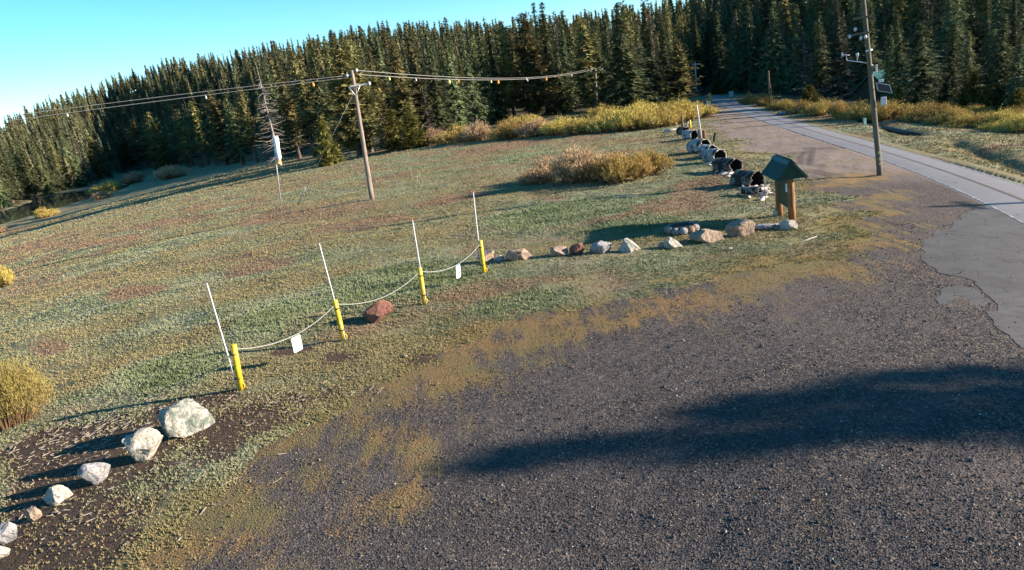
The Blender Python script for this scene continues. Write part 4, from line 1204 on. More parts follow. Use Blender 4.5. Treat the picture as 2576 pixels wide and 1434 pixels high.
# ------------------------------------------------------------------ utility poles and wires
M['pole'] = simple('weathered_pole_wood', (0.27, 0.205, 0.17), 0.9, 0.5, 3.5, bump=0.5, stretch=(5, 5, 0.35))
M['pole_dark'] = simple('tarred_pole_wood', (0.135, 0.115, 0.09), 0.9, 0.45, 3.5, bump=0.5, stretch=(5, 5, 0.35))
M['pole_red'] = simple('red_brown_pole_wood', (0.19, 0.10, 0.065), 0.9, 0.4, 3.5, stretch=(5, 5, 0.35))
M['glass_ins'] = simple('grey_porcelain', (0.52, 0.53, 0.58), 0.25, 0.1, spec=0.5)
M['wire'] = simple('aluminium_wire', (0.30, 0.29, 0.28), 0.6, 0.2)
def insulator(p, e, r=0.10, axis=(0, 0, 1), parent_pin=None):
    a = Vector(axis).normalized(); mb = MB(); p = Vector(p)
    mb.tube([p - a * 0.10, p - a * 0.04, p - a * 0.039, p + a * 0.0, p + a * 0.001, p + a * 0.06, p + a * 0.10], [r * .45, r * .5, r, r, r * .6, r * .85, r * .3], 12)
    return mb.build('insulator', M['glass_ins'], e)
# middle pole
bE = G((936, 502)); L = rel(bE); tE = L(TP((885, 177), bE))
poleE = empty('utility_pole', bE, 'leaning brown wooden utility pole in the middle of the meadow', 'utility pole')
nE = 14; mb = MB(); mb.tube([tE * (k / (nE - 1)) + Vector((0, 0, -0.3 if k == 0 else 0)) for k in range(nE)], [0.20 - 0.075 * k / (nE - 1) for k in range(nE)], 16, wob=0.05); mb.build('pole', M['pole'], poleE)
sideE = Vector((bE.y, -bE.x, 0)).normalized(); towE = Vector((-bE.x, -bE.y, 0)).normalized()
br = tE * (1 - 0.115)
mb = MB(); mb.box(br + sideE * 0.42 + towE * 0.16, (1.5, 0.09, 0.11), Matrix.Rotation(math.atan2(sideE.y, sideE.x), 3, 'Z'), 0.01); mb.build('crossarm', M['steel'], poleE)
for s in (-1, 1):
    mb = MB(); mb.tube([br - tE.normalized() * 0.75 + towE * 0.20, br + sideE * s * 0.42 - tE.normalized() * 0.05 + towE * 0.20], 0.035, 6); mb.build('brace', M['steel'], poleE)
insulator(br + sideE * 1.15 + towE * 0.16, poleE, 0.17, sideE)
iL = tE - sideE * 0.42 - tE.normalized() * 0.32; iR = tE + sideE * 0.36 - tE.normalized() * 0.05
insulator(iL, poleE, 0.15, -sideE); insulator(iR, poleE, 0.15, sideE)
mb = MB(); mb.tube([iL, tE - tE.normalized() * 0.3], 0.03, 6); mb.build('pin', M['steel'], poleE)
mb = MB(); mb.tube([iR, tE - tE.normalized() * 0.1], 0.03, 6); mb.build('pin', M['steel'], poleE)
# guy wire and its guard
gA = G((747, 518)); gtop = bE + br * 0.96
o_ = empty('guy_wire', gA, 'thin guy wire from the middle pole down to the meadow, with a grey guard', 'guy wire')
Lg = rel(gA)
mb = MB(); mb.tube([Vector((0, 0, -0.1)), Lg(gtop) * 0.5, Lg(gtop)], 0.012, 5); mb.build('wire', M['wire'], o_)
gd = Lg(gtop).normalized(); mb = MB(); mb.tube([gd * 0.15 + Vector((0.01, -0.02, 0)), gd * 2.3 + Vector((0.01, -0.02, 0))], 0.045, 8); mb.build('guard', M['steel'], o_)
# far pole behind the willows
bI = G((1502, 286)); L = rel(bI); tI = L(TP((1498, 172), bI))
poleI = empty('utility_pole', bI, 'far thin utility pole in front of the forest, end of the wire span', 'utility pole')
mb = MB(); mb.tube([Vector((0, 0, -.3)), tI * .5, tI], [0.22, 0.19, 0.16], 10); mb.build('pole', M['pole'], poleI)
mb = MB(); mb.box(tI * 0.985 + Vector((0.1, 0, 0)), (2.2, 0.12, 0.14), None, 0.01); mb.build('crossarm', M['steel'], poleI)
for s in (-0.9, 0.9): insulator(tI * 0.985 + Vector((0.1 + s, 0, 0.18)), poleI, 0.16)
# pole with the weather station
bF = G((2214, 441)); L = rel(bF); tF = L(TP((2172, 0), bF)); tF = tF * 1.30
poleF = empty('utility_pole', bF, 'tall wooden utility pole right of the kiosk carrying weather instruments and a solar panel', 'utility pole')
mb = MB(); mb.tube([tF * (k / 15) + Vector((0, 0, -0.3 if k == 0 else 0)) for k in range(16)], [0.145 - 0.05 * k / 15 for k in range(16)], 16, wob=0.04); mb.build('pole', M['pole_dark'], poleF)
PF = lambda p: Vector(TP(p, bF)) - bF
sF = Vector((bF.y, -bF.x, 0)).normalized(); cF = Vector((-bF.x, -bF.y, 0)).normalized(); aF = tF.normalized()
rotF = Matrix.Rotation(math.atan2(sF.y, sF.x), 3, 'Z')
for y_, ln, dx in ((43, 0.75, -0.12), (82, 1.1, -0.42)):
    xx = 2178 + (y_ - 43) * 0.09; c = PF((xx, y_)) + cF * 0.16 + sF * dx
    mb = MB(); mb.box(c, (ln, 0.09, 0.11), rotF, 0.01); mb.build('crossarm', M['pole_dark'], poleF)
for p_ in ((2152, 74), (2166, 96), (2138, 92), (2177, 93)):
    insulator(PF(p_) + cF * 0.2, poleF, 0.085)
c = PF((2186, 127)); mb = MB(); mb.tube([c - aF * 0.05, c + aF * 0.05], 0.16, 14); mb.build('band', M['steel'], poleF)
c = PF((2197, 173)) + sF * 0.14; mb = MB(); mb.box(c, (0.09, 0.09, 0.42), rotF, 0.015); mb.build('bracket', M['steel'], poleF)
arm0, arm1, arm2 = PF((2199, 166)), PF((2172, 157)), PF((2131, 152))
mb = MB(); mb.tube([arm0, arm0.lerp(arm1, .5) + Vector((0, 0, 0.04)), arm1, arm2], 0.024, 8); arm = mb.build('instrument_arm', M['white'], poleF)
mb = MB(); mb.tube([arm2, PF((2129, 146))], 0.018, 8); mb.build('mast', M['white'], arm)
v0 = PF((2119, 137)); v1 = PF((2134, 139)); mb = MB(); mb.box(v0, (0.10, 0.02, 0.20), rotF, 0.004); mb.tube([v0, v1], 0.016, 8); mb.ball(v1, 0.03, (2, 1, 1)); mb.tube([PF((2129, 146)), PF((2130, 138))], 0.015, 6)
mb.build('wind_vane', M['white'], arm)
s0, s1 = PF((2156, 152)), PF((2157, 142)); mb = MB(); mb.tube([s0, s1, s1, s1 + aF * 0.16, s1 + aF * 0.17], [0.03, 0.03, 0.065, 0.065, 0.05], 12); mb.build('sensor_shield', M['white'], arm)
# solar panel
pc = [PF(q) + cF * 0.22 for q in ((2203, 207), (2239, 213), (2245, 234), (2208, 228))]
nrm = (pc[1] - pc[0]).cross(pc[3] - pc[0]).normalized(); nrm = nrm if nrm.dot(cF) > 0 else -nrm
cen = sum(pc, Vector()) / 4
mb = MB(); mb.prism(pc, -nrm * 0.04); pan = mb.build('solar_panel', M['steel'], poleF)
def solar_mat():
    n = N('solar_cells', 0.25, 0.5); p = n.pos('object', (1, 1, 1))
    e = n.voro(p, 9.0, 'DISTANCE_TO_EDGE'); n.color(n.mix(n.ramp(e, 0.0, 0.02), (0.05, 0.06, 0.09), (0.010, 0.014, 0.030))); return n.m
M['solar'] = solar_mat()
mb = MB(); mb.prism([cen + (q - cen) * 0.88 + nrm * 0.012 for q in pc], -nrm * 0.008); mb.build('cell_face', M['solar'], pan)
mb = MB(); mb.tube([cen - nrm * 0.04, PF((2206, 222))], 0.03, 6); mb.build('mount', M['steel'], poleF)
c = PF((2216, 203)) + cF * 0.1; mb = MB(); mb.box(c, (0.22, 0.16, 0.14), rotF, 0.02); mb.build('small_box', M['white'], poleF)
c = PF((2223, 254)) + cF * 0.06; mb = MB(); mb.box(c, (0.26, 0.20, 0.42), rotF, 0.025); mb.build('equipment_box', M['glass_ins'], poleF)
mb = MB(); mb.tube([PF((2222, 263)), PF((2220, 272)), PF((2214, 276))], 0.012, 6); mb.build('cable', M['strap'], poleF)
M['tag_yellow'] = simple('yellow_tag', (0.60, 0.55, 0.20), 0.5, 0.1)
for y_ in (383, 399, 411):
    c = PF((2211 + (y_ - 383) * 0.08, y_)) + cF * 0.165; mb = MB(); mb.box(c, (0.07, 0.02, 0.13), rotF, 0.004); mb.build('tag', M['tag_yellow'], poleF)
# plain pole by the road with its guy guard
bG = G((1937, 272)); tG = Vector(TP((1933, 178), bG)) - bG
e = empty('utility_pole', bG, 'slim red brown pole beyond the road, in front of the far willows', 'utility pole')
mb = MB(); mb.tube([Vector((0, 0, -.3)), tG * .5, tG], [0.17, 0.155, 0.14], 10); mb.build('pole', M['pole_red'], e)
M['orange'] = simple('orange_plastic', (0.75, 0.27, 0.03), 0.6, 0.1)
b2 = G((1945, 274)); mb = MB(); t2 = Vector(TP((1940, 222), b2)) - b2
e = empty('guy_wire', b2, 'guy wire with an orange guard beside the slim red brown pole', 'guy wire')
mb.tube([Vector((0, 0, -.1)), t2 * 0.55], 0.06, 8); mb.build('guard', M['orange'], e)
mb = MB(); mb.tube([Vector((0, 0, 0)), t2, (bG - b2) + tG * 0.85], 0.025, 5); mb.build('wire', M['wire'], e)
bJ = G((1752, 232)); tJ = Vector(TP((1749, 158), bJ)) - bJ
e = empty('utility_pole', bJ, 'distant grey utility pole with a crossarm above the bushy pines at the road end', 'utility pole')
mb = MB(); mb.tube([Vector((0, 0, -.3)), tJ], [0.24, 0.2], 8); mb.build('pole', M['glass_ins'], e)
mb = MB(); mb.box(tJ * 0.95, (2.4, 0.2, 0.2)); mb.build('crossarm', M['glass_ins'], e)

def wire(name, pts_ends, sag, label, rad, group):
    a, b = pts_ends; n = 40; P = []
    for k in range(n + 1):
        t = k / n; p = a.lerp(b, t); p.z -= sag * 4 * t * (1 - t); P.append(p)
    mb = MB(); mb.tube([p - a for p in P], rad, 6); o = mb.build(name, M['wire']); o.location = a
    tag(o, label, 'wire', group); return P
def far_pt(p, dist):
    d = pix_ray(p); return Vector(d * dist + [0, 0, CAM_H])
WG = 'overhead wires'
wl1 = (bE + iL).lerp(far_pt((-90, 311), 62), 1.3); wl2 = (bE + iL - tE.normalized() * 0.16).lerp(far_pt((-90, 322), 62), 1.3)
gl = Vector((wl1.x, wl1.y, gz(wl1.x, wl1.y)))
e = empty('utility_pole', gl, 'wooden pole outside the left edge of the photo where both wires end', 'utility pole')
mb = MB(); mb.tube([Vector((0, 0, -.3)), Vector((0, 0, (wl1.z - gl.z) * 0.5)), Vector((0, 0, wl1.z - gl.z + 0.25))], [0.2, 0.17, 0.14], 12); mb.build('pole', M['pole'], e)
w1 = wire('overhead_wire', (bE + iL, wl1), -0.15, 'upper of the two wires running left from the middle pole', 0.016, WG)
w2 = wire('overhead_wire', (bE + iL - tE.normalized() * 0.16, wl2), -0.1, 'lower of the two wires running left from the middle pole', 0.016, WG)
w3 = wire('overhead_wire', (bE + iR, bI + tI * 0.985 + Vector((-0.8, 0, 0.3))), 1.2, 'upper of the two wires from the middle pole to the far pole', 0.019, WG)
w4 = wire('overhead_wire', (bE + iR - tE.normalized() * 0.3, bI + tI * 0.985 + Vector((0.95, 0, 0.2))), 1.25, 'lower of the two wires from the middle pole to the far pole', 0.019, WG)
wire('overhead_wire', (bI + tI * 0.985 + Vector((0.95, 0, 0.3)), far_pt((1562, 196), 195)), 0.5, 'short wire going right from the far pole into the firs', 0.03, WG)
M['wm_yellow'] = simple('yellow_marker', (0.75, 0.62, 0.20), 0.5, 0.1)
def on_wire(P, px):
    """point of the wire whose picture is nearest to column px"""
    best = None
    for p in P:
        q = np.array([p.x, p.y, p.z - CAM_H]); x = (q @ rt) / (q @ fw) * FOC * CX + CX
        if best is None or abs(x - px) < best[0]: best = (abs(x - px), p)
    return best[1]
def wmark(P, px, r, mat, label):
    r *= 0.55; p = on_wire(P, px); o = empty('wire_marker', p, label, 'marker', 'markers hanging on the wires')
    mb = MB(); mb.tube([(0, 0, 0.02), (0, 0, -0.1)], 0.02, 6); mb.build('clip', M['steel'], o)
    mb = MB(); mb.tube([(0, 0, -0.08), (0, 0, -0.1), (0, 0, -0.1 - r * 1.2), (0, 0, -0.12 - r * 2.2), (0, 0, -0.14 - r * 2.2)], [r * .4, r * .8, r, r * .75, r * .3], 12); mb.build('flap', mat, o)
wmark(w2, 158, 0.10, M['white'], 'white marker on the left wire, farthest left')
wmark(w2, 510, 0.11, M['white'], 'white marker on the left wire halfway to the middle pole')
wmark(w2, 773, 0.17, M['orange'], 'orange marker on the left wire close to the middle pole')
for P, px, r, m_, lb in ((w4, 992, .15, 'wm_yellow', 'pale yellow marker on the right wire, nearest to the middle pole'), (w4, 1039, .12, 'white', 'small pale marker, second from the middle pole on the right wire'),
                         (w4, 1137, .24, 'wm_yellow', 'large yellow orange marker a third along the right wire'), (w4, 1163, .14, 'orange', 'small reddish marker just right of the large yellow one'), (w4, 1233, .18, 'wm_yellow', 'yellow marker left of the bright orange one on the right wire'),
                         (w4, 1253, .27, 'orange', 'bright orange marker at the middle of the right wire'), (w3, 1319, .16, 'white', 'left one of two small white markers close together on the right wire'), (w4, 1330, .16, 'white', 'right one of two small white markers close together on the right wire'),
                         (w4, 1378, .26, 'orange', 'orange marker two thirds along the right wire'), (w3, 1391, .2, 'redcap', 'small red marker beside the orange one on the right wire'), (w4, 1434, .2, 'white', 'last white marker before the far pole')):
    wmark(P, px, r, M[m_], lb)
# orange disc high in the large grey olive conifer
bt = G((1352, 292)); p = Vector(TP((1340, 127), bt)); p -= Vector((p.x, p.y, 0)).normalized() * 6.5
o = empty('marker_disc', p, 'round orange red disc high in the large greyish conifer', 'marker disc')
mb = MB(); d = Vector((p.x, p.y, 0)).normalized(); mb.tube([Vector((0, 0, 0)), d * 0.06], 0.48, 20); mb.build('disc', M['redcap'], o)
mb = MB(); mb.tube([-d * 0.02, -d * 0.012], 0.30, 18); mb.build('centre', M['orange'], o)
mb = MB(); mb.tube([d * 0.06, d * 6.4], 0.05, 6); mb.build('bracket', M['bark'], o)

# ------------------------------------------------------------------ windsock
bW = G((708, 525)); tW = Vector(TP((695, 412), bW)) - bW; tW2 = tW * 1.62
e = empty('windsock', bW, 'limp white and orange windsock on a thin pole in the meadow', 'windsock')
mb = MB(); mb.tube([Vector((0, 0, -.2)), tW, tW2], [0.055, 0.05, 0.045], 10); mb.build('pole', M['steel'], e)
PW = lambda p: Vector(TP(p, bW)) - bW
def sock_mat():
    n = N('windsock_cloth', 0.8, 0.2); p = n.pos('object')
    sp = n.node('ShaderNodeSeparateXYZ'); n.put(sp.inputs[0], n.pos('object'))
    n.color(n.mix(n.ramp(n.math('ADD', sp.outputs[2], n.math('MULTIPLY', n.math('SUBTRACT', n.noise(p, 3, 3), 0.5), 0.3)), tW.z + 0.15, tW.z + 0.65, 1.0, 0.0), (0.80, 0.79, 0.80), (0.75, 0.26, 0.10)))
    n.b.inputs['Subsurface Weight'].default_value = 0.0
    return n.m
M['sock'] = sock_mat()
top = PW((691, 345)); bot = PW((701, 411))
mb = MB()
n_ = 14
mb.tube([top.lerp(bot, k / (n_ - 1)) + Vector((0.05 * math.sin(k * 0.8), 0.04 * math.cos(k), 0)) + sideE * 0.10 * math.sin(k / 13 * 3.1) for k in range(n_)], [0.24 - 0.07 * k / (n_ - 1) + 0.02 * math.sin(k * 2.1) for k in range(n_)], 14, False)
mb.build('sock', M['sock'], e)
mb = MB(); c = top; mb.tube([c + Vector((math.cos(t) * 0.25, math.sin(t) * 0.25, 0.01)) for t in np.linspace(0, 2 * math.pi, 20)], 0.018, 6, False); mb.build('hoop', M['steel'], e)

# ------------------------------------------------------------------ notice kiosk
M['green'] = simple('dark_green_paint', (0.009, 0.040, 0.024), 0.6, 0.25, 4)
M['roof_metal'] = simple('green_metal_roof', (0.006, 0.046, 0.042), 0.45, 0.2, 5, spec=0.3)
M['log_post'] = simple('varnished_log', (0.26, 0.115, 0.04), 0.7, 0.6, 4, bump=0.6, stretch=(5, 5, 0.5))
kL, kR = G((1961, 539)), G((1993, 559))
K0 = (kL + kR) / 2; K0.z = min(kL.z, kR.z)
ang = math.atan2(kR.y - kL.y, kR.x - kL.x)
half = math.hypot(kR.x - kL.x, kR.y - kL.y) / 2
e = empty('notice_kiosk', K0, 'roofed notice board kiosk with green metal roof on two log posts', 'kiosk', None, ang)
# local axes: x from the left/back post to the right/front post, y to the left of it (the side away from the road is -y)
for s in (-1, 1):
    mb = MB(); mb.tube([(s * half, 0, -0.3), (s * half, 0, 0.8), (s * half + 0.01, 0, 1.7), (s * half, 0, 2.05)], [0.148, 0.138, 0.13, 0.125], 14, wob=0.07); mb.build('post', M['log_post'], e)
mb = MB(); mb.box((0, 0, 1.32), (half * 2 - 0.24, 0.06, 1.32), None, 0.01); board = mb.build('notice_board', M['green'], e)
mb = MB(); mb.box((0, 0, 0.65), (half * 2 - 0.23, 0.10, 0.09), None, 0.008); mb.build('board_rail', M['green'], e)
M['paper'] = simple('notice_paper', (0.62, 0.64, 0.66), 0.8, 0.1)
for s in (-1, 1):
    mb = MB(); mb.box((0.42, s * 0.036, 1.42), (0.22, 0.006, 0.34)); mb.build('notice_sheet', M['paper'], board)
x0, x1, hw, ze, zr = -half - 0.28, half + 0.24, 0.60, 1.86, 2.56
sl = math.atan2(zr - ze, hw)
for s in (-1, 1):
    mb = MB(); up_ = Vector((0, -s * math.sin(sl), math.cos(sl)))
    nrm_ = Vector((0, s * math.sin(sl), math.cos(sl)))
    A = Vector((x0, s * hw, ze)); Bv = Vector((x1, s * hw, ze)); Cv = Vector((x1, 0, zr)); Dv = Vector((x0, 0, zr))
    mb.prism([A, Bv, Cv, Dv], nrm_ * 0.035); rp = mb.build('roof_panel', M['roof_metal'], e)
    nrib = 9
    for k in range(nrib):
        x = x0 + (x1 - x0) * (k + 0.5) / nrib
        mb = MB(); d_ = (Dv - A); a0 = Vector((x, s * hw, ze)) + nrm_ * 0.036
        w_ = 0.022
        mb.prism([a0 + Vector((-w_ * 1.5, 0, 0)), a0 + Vector((w_ * 1.5, 0, 0)), a0 + Vector((w_, 0, 0)) + nrm_ * 0.03, a0 + Vector((-w_, 0, 0)) + nrm_ * 0.03], d_ * 0.93); mb.build('rib', M['roof_metal'], rp)
mb = MB()
for s in (-1, 1):
    nn = Vector((0, s * math.sin(sl), math.cos(sl))); dn = Vector((0, s * math.cos(sl), -math.sin(sl)))
    a0 = Vector((x0 - 0.01, 0, zr)) + nn * 0.07; mb.prism([a0, a0 + dn * 0.20, a0 + dn * 0.20 - nn * 0.012, a0 - nn * 0.012], Vector((x1 - x0 + 0.02, 0, 0)))
mb.tube([(x0 - 0.012, 0, zr + 0.075), (x1 + 0.012, 0, zr + 0.075)], 0.03, 8)
mb.build('ridge_cap', M['roof_metal'], e)
for xx in (x0 + 0.10, x1 - 0.12):
    mb = MB(); mb.prism([(xx, -hw + 0.05, ze + 0.0), (xx, hw - 0.05, ze + 0.0), (xx, 0, zr - 0.06)], (0.035, 0, 0)); gb = mb.build('gable', M['green'], e)
    for s in (-1, 1):
        mb = MB(); nn = Vector((0, s * math.sin(sl), math.cos(sl)))
        q = 0.045 if xx > 0 else -0.025
        mb.prism([Vector((xx + q, s * hw, ze - 0.03)), Vector((xx + q, s * (hw - 0.06), ze - 0.10 + 0.04)), Vector((xx + q, 0, zr - 0.13)), Vector((xx + q, 0, zr - 0.01))], (0.022, 0, 0)); mb.build('bargeboard', M['roof_metal'], gb)
    for k in range(-2, 3):
        y = k * 0.19; hh = (zr - 0.08 - ze) * (1 - abs(y) / hw)
        if hh > 0.1:
            q = 0.040 if xx > 0 else -0.008
            mb = MB(); mb.box((xx + q, y, ze + hh / 2), (0.008, 0.012, hh * 0.94)); mb.build('batten', M['green'], gb)
# thin stake by the kiosk
b = G((1927, 513)); t = Vector(TP((1922, 449), b)) - b
mb = MB(); mb.tube([Vector((0, 0, -.2)), t], 0.018, 6); o = mb.build('metal_stake', M['strap']); o.location = b; tag(o, 'thin dark metal stake standing left of the kiosk before the nearest hollow log', 'stake')

# ------------------------------------------------------------------ hollow logs
def logwood(name, a, b, dark, amt):
    n = N(name, 0.9, 0.2); p = n.pos('object', (2.5, 0.7, 2.5)); q = n.pos('object')
    f = n.noise(p, 2.2, 6, 0.7); s = n.noise(q, 1.7, 5, 0.65, 0.5)
    c = n.mix(n.ramp(f, 0.35, 0.65), a, b); c = n.mix(n.ramp(s, amt, amt + 0.09), c, dark)
    n.color(c); n.bump(f, 0.9, 0.06); return n.m
M['log_white'] = logwood('bleached_log', (0.40, 0.375, 0.365), (0.24, 0.225, 0.225), (0.05, 0.045, 0.042), 0.50)
M['log_dark'] = logwood('burnt_bleached_log', (0.20, 0.17, 0.155), (0.10, 0.085, 0.076), (0.025, 0.021, 0.02), 0.42)
def hollow_log(px, R, Ln, axis, mat, label, seed, open_=True, arc=1.0):
    g = np.random.default_rng(seed); b = G(px)
    d = Vector((math.cos(axis), math.sin(axis), 0)); sx = Vector((-d.y, d.x, 0)); z = Vector((0, 0, 1))
    na_, nl = 40, 16
    lim = 2 * math.pi * arc; a0 = math.pi / 2 - lim / 2
    def surf(rad, jag, name, m, par, shrink=0.0):
        bm = bmesh.new(); grid = []
        for j in range(nl + 1):
            row = []
            for k in range(na_ + (0 if arc >= 1 else 1)):
                th = a0 + lim * k / na_
                t = j / nl
                e1 = jag * (noise.noise(Vector((math.cos(th) * 1.8, math.sin(th) * 1.8, seed * 3.1))) + 0.6 * noise.noise(Vector((math.cos(th) * 6, math.sin(th) * 6, seed))))
                e0 = jag * noise.noise(Vector((math.cos(th) * 2, math.sin(th) * 2, seed * 7.7 + 4)))
                l = -(1 - t) * (Ln + e0) + t * e1 - shrink * t
                q = Vector((math.cos(th), math.sin(th), l * 0.8 + seed))
                r = rad * (1 + 0.10 * noise.noise(q * 1.3) + 0.06 * noise.noise(q * 4))
                if not open_ and t < 0.25: r *= (0.35 + 0.65 * math.sqrt(max(0, 1 - (1 - t / 0.25) ** 2)))
                row.append(bm.verts.new(d * l + sx * math.cos(th) * r + z * (math.sin(th) * r + R * 0.86)))
            grid.append(row)
        w = len(grid[0])
        for j in range(nl):
            for k in range(w if arc >= 1 else w - 1):
                f = bm.faces.new((grid[j][k], grid[j][(k + 1) % w], grid[j + 1][(k + 1) % w], grid[j + 1][k])); f.smooth = True
        if not open_: bm.faces.new(grid[0])
        me = bpy.data.meshes.new(name); bm.to_mesh(me); bm.free(); me.materials.append(m)
        return link(bpy.data.objects.new(name, me), par)
    e = empty('hollow_log', b, label, 'log', 'hollow log sections in a row')
    o = surf(R, R * 0.36, 'shell', mat, e)
    md = o.modifiers.new('thick', 'SOLIDIFY'); md.thickness = 0.06; md.offset = -1
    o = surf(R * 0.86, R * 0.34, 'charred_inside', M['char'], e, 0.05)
    return e
AX = R_(-66)
hollow_log((1905, 470), 0.50, 1.5, AX, M['log_dark'], 'nearest hollow log section, dark and ragged, its black mouth behind the kiosk', 3, arc=0.86)
hollow_log((1853, 430), 0.50, 1.7, AX, M['log_dark'], 'second hollow log section from the kiosk, pale top over a black mouth', 5)
hollow_log((1812, 410), 0.54, 1.2, AX, M['log_white'], 'third hollow log section from the kiosk, bright white rim', 7)
hollow_log((1794, 396), 0.52, 1.1, AX, M['log_white'], 'fourth hollow log section from the kiosk, short white ring', 9)
hollow_log((1774, 386), 0.60, 1.7, AX, M['log_white'], 'large rounded white log at the far end of the nearer five', 11, open_=False)
hollow_log((1748, 352), 0.50, 1.3, AX, M['log_white'], 'hollow white log with black mouth left of the two brown posts', 13)
hollow_log((1727, 340), 0.46, 1.1, AX, M['log_dark'], 'farthest hollow log, small and dark, near the yellow marker', 15)
hollow_log((1912, 492), 0.26, 0.9, R_(-50), M['log_dark'], 'low broken log piece lying in the splinters in front of the nearest mouth', 17, arc=0.6)
# splinters round the nearest log
M['splinter'] = logwood('broken_pale_wood', (0.46, 0.40, 0.36), (0.32, 0.27, 0.24), (0.12, 0.10, 0.09), 0.60)
proto = []
random.seed(11)
for k in range(4):
    mb = MB(); Lh = 0.30; pts = [Vector((x, random.uniform(-.03, .03), random.uniform(-.02, .03))) for x in np.linspace(-Lh, Lh, 6)]
    mb.tube(pts, [0.02, 0.07, 0.085, 0.075, 0.05, 0.01], 6, wob=0.7)
    bmesh.ops.recalc_face_normals(mb.bm, faces=mb.bm.faces); me = bpy.data.meshes.new('wood_chunk'); mb.bm.to_mesh(me); mb.bm.free(); me.materials.append(M['splinter']); proto.append(me)
for k in range(80):
    px = random.gauss(1908, 26); py = random.gauss(482, 9)
    if k > 38: px, py = random.gauss(1845, 42), random.gauss(444, 8) + 0.0
    if k > 38: py = 448 + (px - 1850) * 0.62 + random.gauss(2, 6)
    b = G((px, py)); o = bpy.data.objects.new('wood_chunk', proto[k % 4]); b.z += 0.05
    o.location = b; s_ = random.uniform(0.5, 1.25); o.scale = (s_ * 1.2, s_, s_ * 0.9); o.rotation_euler = (random.gauss(0, .5), random.gauss(0.0, .35), random.gauss(0.5, 0.9))
    link(o); tag(o, 'pale broken wood splinter lying around the nearer hollow logs', 'wood chunk', 'splinters around the hollow logs')
# posts and markers by the far logs
def stake(px, top, r, mat, name, label, cat):
    b = G(px); t = Vector(TP(top, b)) - b
    mb = MB(); mb.tube([Vector((0, 0, -.2)), t * .5, t * 0.99, t], [r, r, r, r * 0.85], 12, wob=0.06); o = mb.build(name, mat); o.location = b; tag(o, label, cat); return o
stake((1762, 354), (1759, 325), 0.20, M['pole'], 'wooden_post', 'thick short brown post, left of two beside the far hollow logs', 'post')
stake((1772, 350), (1770, 328), 0.17, M['pole_red'], 'wooden_post', 'short brown post, right of two beside the far hollow logs', 'post')
stake((1766, 352), (1753, 264), 0.055, M['white'], 'snow_pole', 'tall thin white snow pole by the two short brown posts', 'pole')
stake((1794, 356), (1800, 334), 0.11, M['log_dark'], 'snag_stub', 'dark stub sticking up behind the rounded white log', 'stub')
stake((1717, 322), (1715, 291), 0.14, M['pole_red'], 'wooden_post', 'dark upright post at the far end of the log row, before the willows', 'post')
stake((1737, 326), (1735, 302), 0.13, M['yellow'], 'yellow_marker', 'short yellow marker post at the far end of the log row', 'post')
stake((1720, 332), (1731, 306), 0.10, M['log_white'], 'broken_limb', 'white broken limb leaning on the farthest hollow log', 'limb')
b = G((1692, 331)); mb = MB(); mb.tube([(-0.9, 0, 0.12), (0, 0.1, 0.16), (1.1, 0.1, 0.1)], [0.20, 0.17, 0.06], 8, wob=0.3); o = mb.build('fallen_branch', M['splinter']); o.location = b; tag(o, 'pale fallen branch lying alone left of the far hollow logs', 'branch')
b = G((1745, 1), ) if False else G((2035, 596)); mb = MB(); mb.tube([(-.5, -.25, .03), (0, 0, .04), (.45, .3, .02)], [.014, .02, .008], 6); o = mb.build('fallen_branch', M['splinter']); o.location = b; tag(o, 'thin pale stick lying in the moss right of the rock row', 'branch')

# ------------------------------------------------------------------ things by the road
M['drain'] = simple('dark_drain_pipe', (0.020, 0.024, 0.022), 0.6, 0.4, 3)
a, b = G((2222, 318)), G((2311, 341)); a.z += 0.15; b.z += 0.22
mb = MB(); mb.tube([(a - b) * 1.0, (a - b) * .6, (a - b) * .3 + Vector((0, 0, 0.02)), Vector((0, 0, 0))], [0.24, 0.25, 0.25, 0.25], 14); o = mb.build('drain_pipe', M['drain']); o.location = b; tag(o, 'dark drain pipe lying in the ditch beyond the road, below the willows', 'pipe')
M['teal'] = simple('teal_plastic', (0.20, 0.36, 0.33), 0.6, 0.1)
b = G((2175, 318)); e = empty('utility_marker', b, 'pale teal utility box standing on the verge left of the weather station pole', 'utility box')
mb = MB(); mb.box((0, 0, 0.28), (0.24, 0.20, 0.62), None, 0.02); mb.build('body', M['teal'], e)
mb = MB(); mb.box((0, 0, 0.62), (0.28, 0.24, 0.06), None, 0.015); mb.build('lid', M['teal'], e)
b = G((1840, 252)); e = empty('road_sign', b, 'small pale teal sign on a post by the bend of the road', 'sign')
mb = MB(); mb.tube([(0, 0, -.2), (0, 0, 1.9)], 0.06, 8); mb.build('post', M['steel'], e)
mb = MB(); mb.box((0, -0.08, 1.4), (1.0, 0.03, 1.3), Matrix.Rotation(R_(-20), 3, 'Z'), 0.01); mb.build('sign_board', M['teal'], e)
b = G((1786, 264)); e = empty('object_marker', b, 'narrow black and yellow striped hazard marker at the left road edge', 'sign')
def hazard():
    n = N('hazard_stripes', 0.6, 0.3); sp = n.node('ShaderNodeSeparateXYZ'); n.put(sp.inputs[0], n.pos('object'))
    w = n.math('FRACT', n.math('MULTIPLY', n.math('ADD', sp.outputs[2], n.math('MULTIPLY', sp.outputs[0], 0.8)), 1.8)); n.color(n.mix(n.math('GREATER_THAN', w, 0.5), (0.60, 0.40, 0.03), (0.02, 0.02, 0.02))); return n.m
mb = MB(); mb.tube([(0, 0, -.2), (0, 0, 1.2)], 0.05, 8); mb.build('post', M['steel'], e)
mb = MB(); mb.box((0, -0.07, 1.5), (0.55, 0.03, 1.6), Matrix.Rotation(R_(-20), 3, 'Z'), 0.005); mb.build('striped_panel', hazard(), e)
b = G((1780, 268)); e = empty('delineator', b, 'short white roadside delineator post beside the striped marker', 'post')
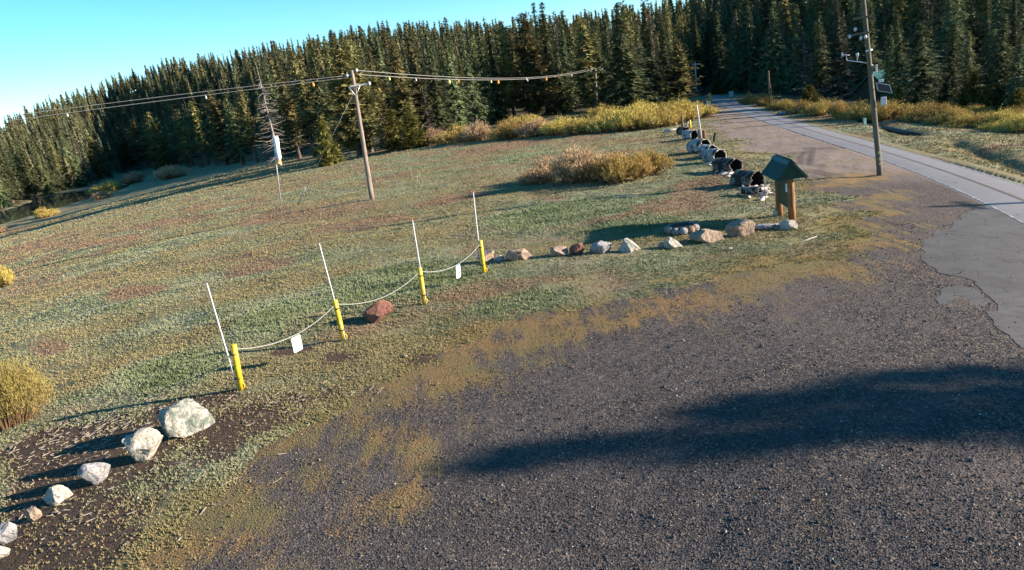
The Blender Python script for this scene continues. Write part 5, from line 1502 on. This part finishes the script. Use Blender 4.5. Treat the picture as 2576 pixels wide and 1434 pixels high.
mb = MB(); mb.box((0, 0, 0.45), (0.34, 0.12, 1.1), None, 0.03); mb.build('post', M['white'], e)
mb = MB(); mb.box((0, -0.07, 0.8), (0.22, 0.02, 0.16), None, 0.01); mb.build('reflector', M['teal'], e)
# cabin half hidden in the firs
b = G((2232, 268)); b += Vector((b.x, b.y, 0)).normalized() * 7; b.z = gz(b.x, b.y) - 0.1
e = empty('cabin', b, 'dark cabin with a teal roof half hidden by firs right of the tall pole', 'cabin', None, R_(25))
M['cabin_wall'] = simple('dark_log_wall', (0.05, 0.038, 0.028), 0.9, 0.4, 3, stretch=(0.4, 0.4, 6))
M['cabin_roof'] = simple('teal_metal_roof', (0.02, 0.105, 0.105), 0.5, 0.15, 2)
mb = MB(); mb.box((0, 0, 1.35), (6.5, 5, 2.8)); mb.prism([(-3.2, -2.5, 2.75), (-3.2, 2.5, 2.75), (-3.2, 0, 4.9)], (6.4, 0, 0)); mb.build('wall', M['cabin_wall'], e)
for s in (-1, 1):
    mb = MB(); mb.prism([(-3.7, s * 3.0, 2.42), (3.7, s * 3.0, 2.42), (3.7, 0, 5.05), (-3.7, 0, 5.05)], (0, s * 0.03, 0.09)); mb.build('roof', M['cabin_roof'], e)
M['pane'] = simple('dark_window_glass', (0.02, 0.025, 0.03), 0.1, 0.1, spec=0.6)
for x in (-1.6, 1.7):
    mb = MB(); mb.box((x, -2.53, 1.6), (1.1, 0.08, 1.0)); wf = mb.build('window', M['teal'], e); mb = MB(); mb.box((x, -2.58, 1.6), (0.9, 0.03, 0.8)); mb.build('pane', M['pane'], wf)
mb = MB(); mb.box((0.1, -2.53, 1.0), (0.95, 0.08, 2.0)); mb.build('door', M['cabin_roof'], e)

# ------------------------------------------------------------------ neighbours of the picture that throw their shade into it
def shade_from(tip, dist):
    """foot and height of something that stands dist metres sunward of the shadow tip"""
    tz = gz(tip[0], tip[1]); x = tip[0] + dist * math.cos(SUN_SIDE); y = tip[1] - dist * math.sin(SUN_SIDE)
    z = gz(x, y); return Vector((x, y, z - 0.1)), tz + dist * math.tan(SUN_EL) - z
for tip_, dist_, wd_, rz_, lb_ in (((6.2, 12.6), 40, 1.5, 0.0, 'short fir outside the frame shading the edge of the broken pavement'), ((3.0, 12.1), 44, 2.0, 1.0, 'middle fir of three outside the frame shading the gravel'), ((-1.4, 11.5), 50, 1.9, 2.0, 'tallest fir of three outside the frame, its shadow tip reaching mid gravel')):
    f_, h_ = shade_from(tip_, dist_); P_FIR[1].place(f_, h_ * 1.03, wd_, lb_, 'tree', None, rz_)
f_, h_ = shade_from((17.6, 28.2), 30)
e = empty('utility_pole', f_, 'wooden pole outside the frame whose shadow crosses the road', 'utility pole')
mb = MB(); mb.tube([Vector((0, 0, -.3)), Vector((0, 0, h_))], [0.2, 0.15], 12); mb.build('pole', M['pole'], e)
mb = MB(); mb.box((0, 0, h_ * 0.94), (0.12, 2.0, 0.14), None, 0.01); mb.build('crossarm', M['pole'], e)
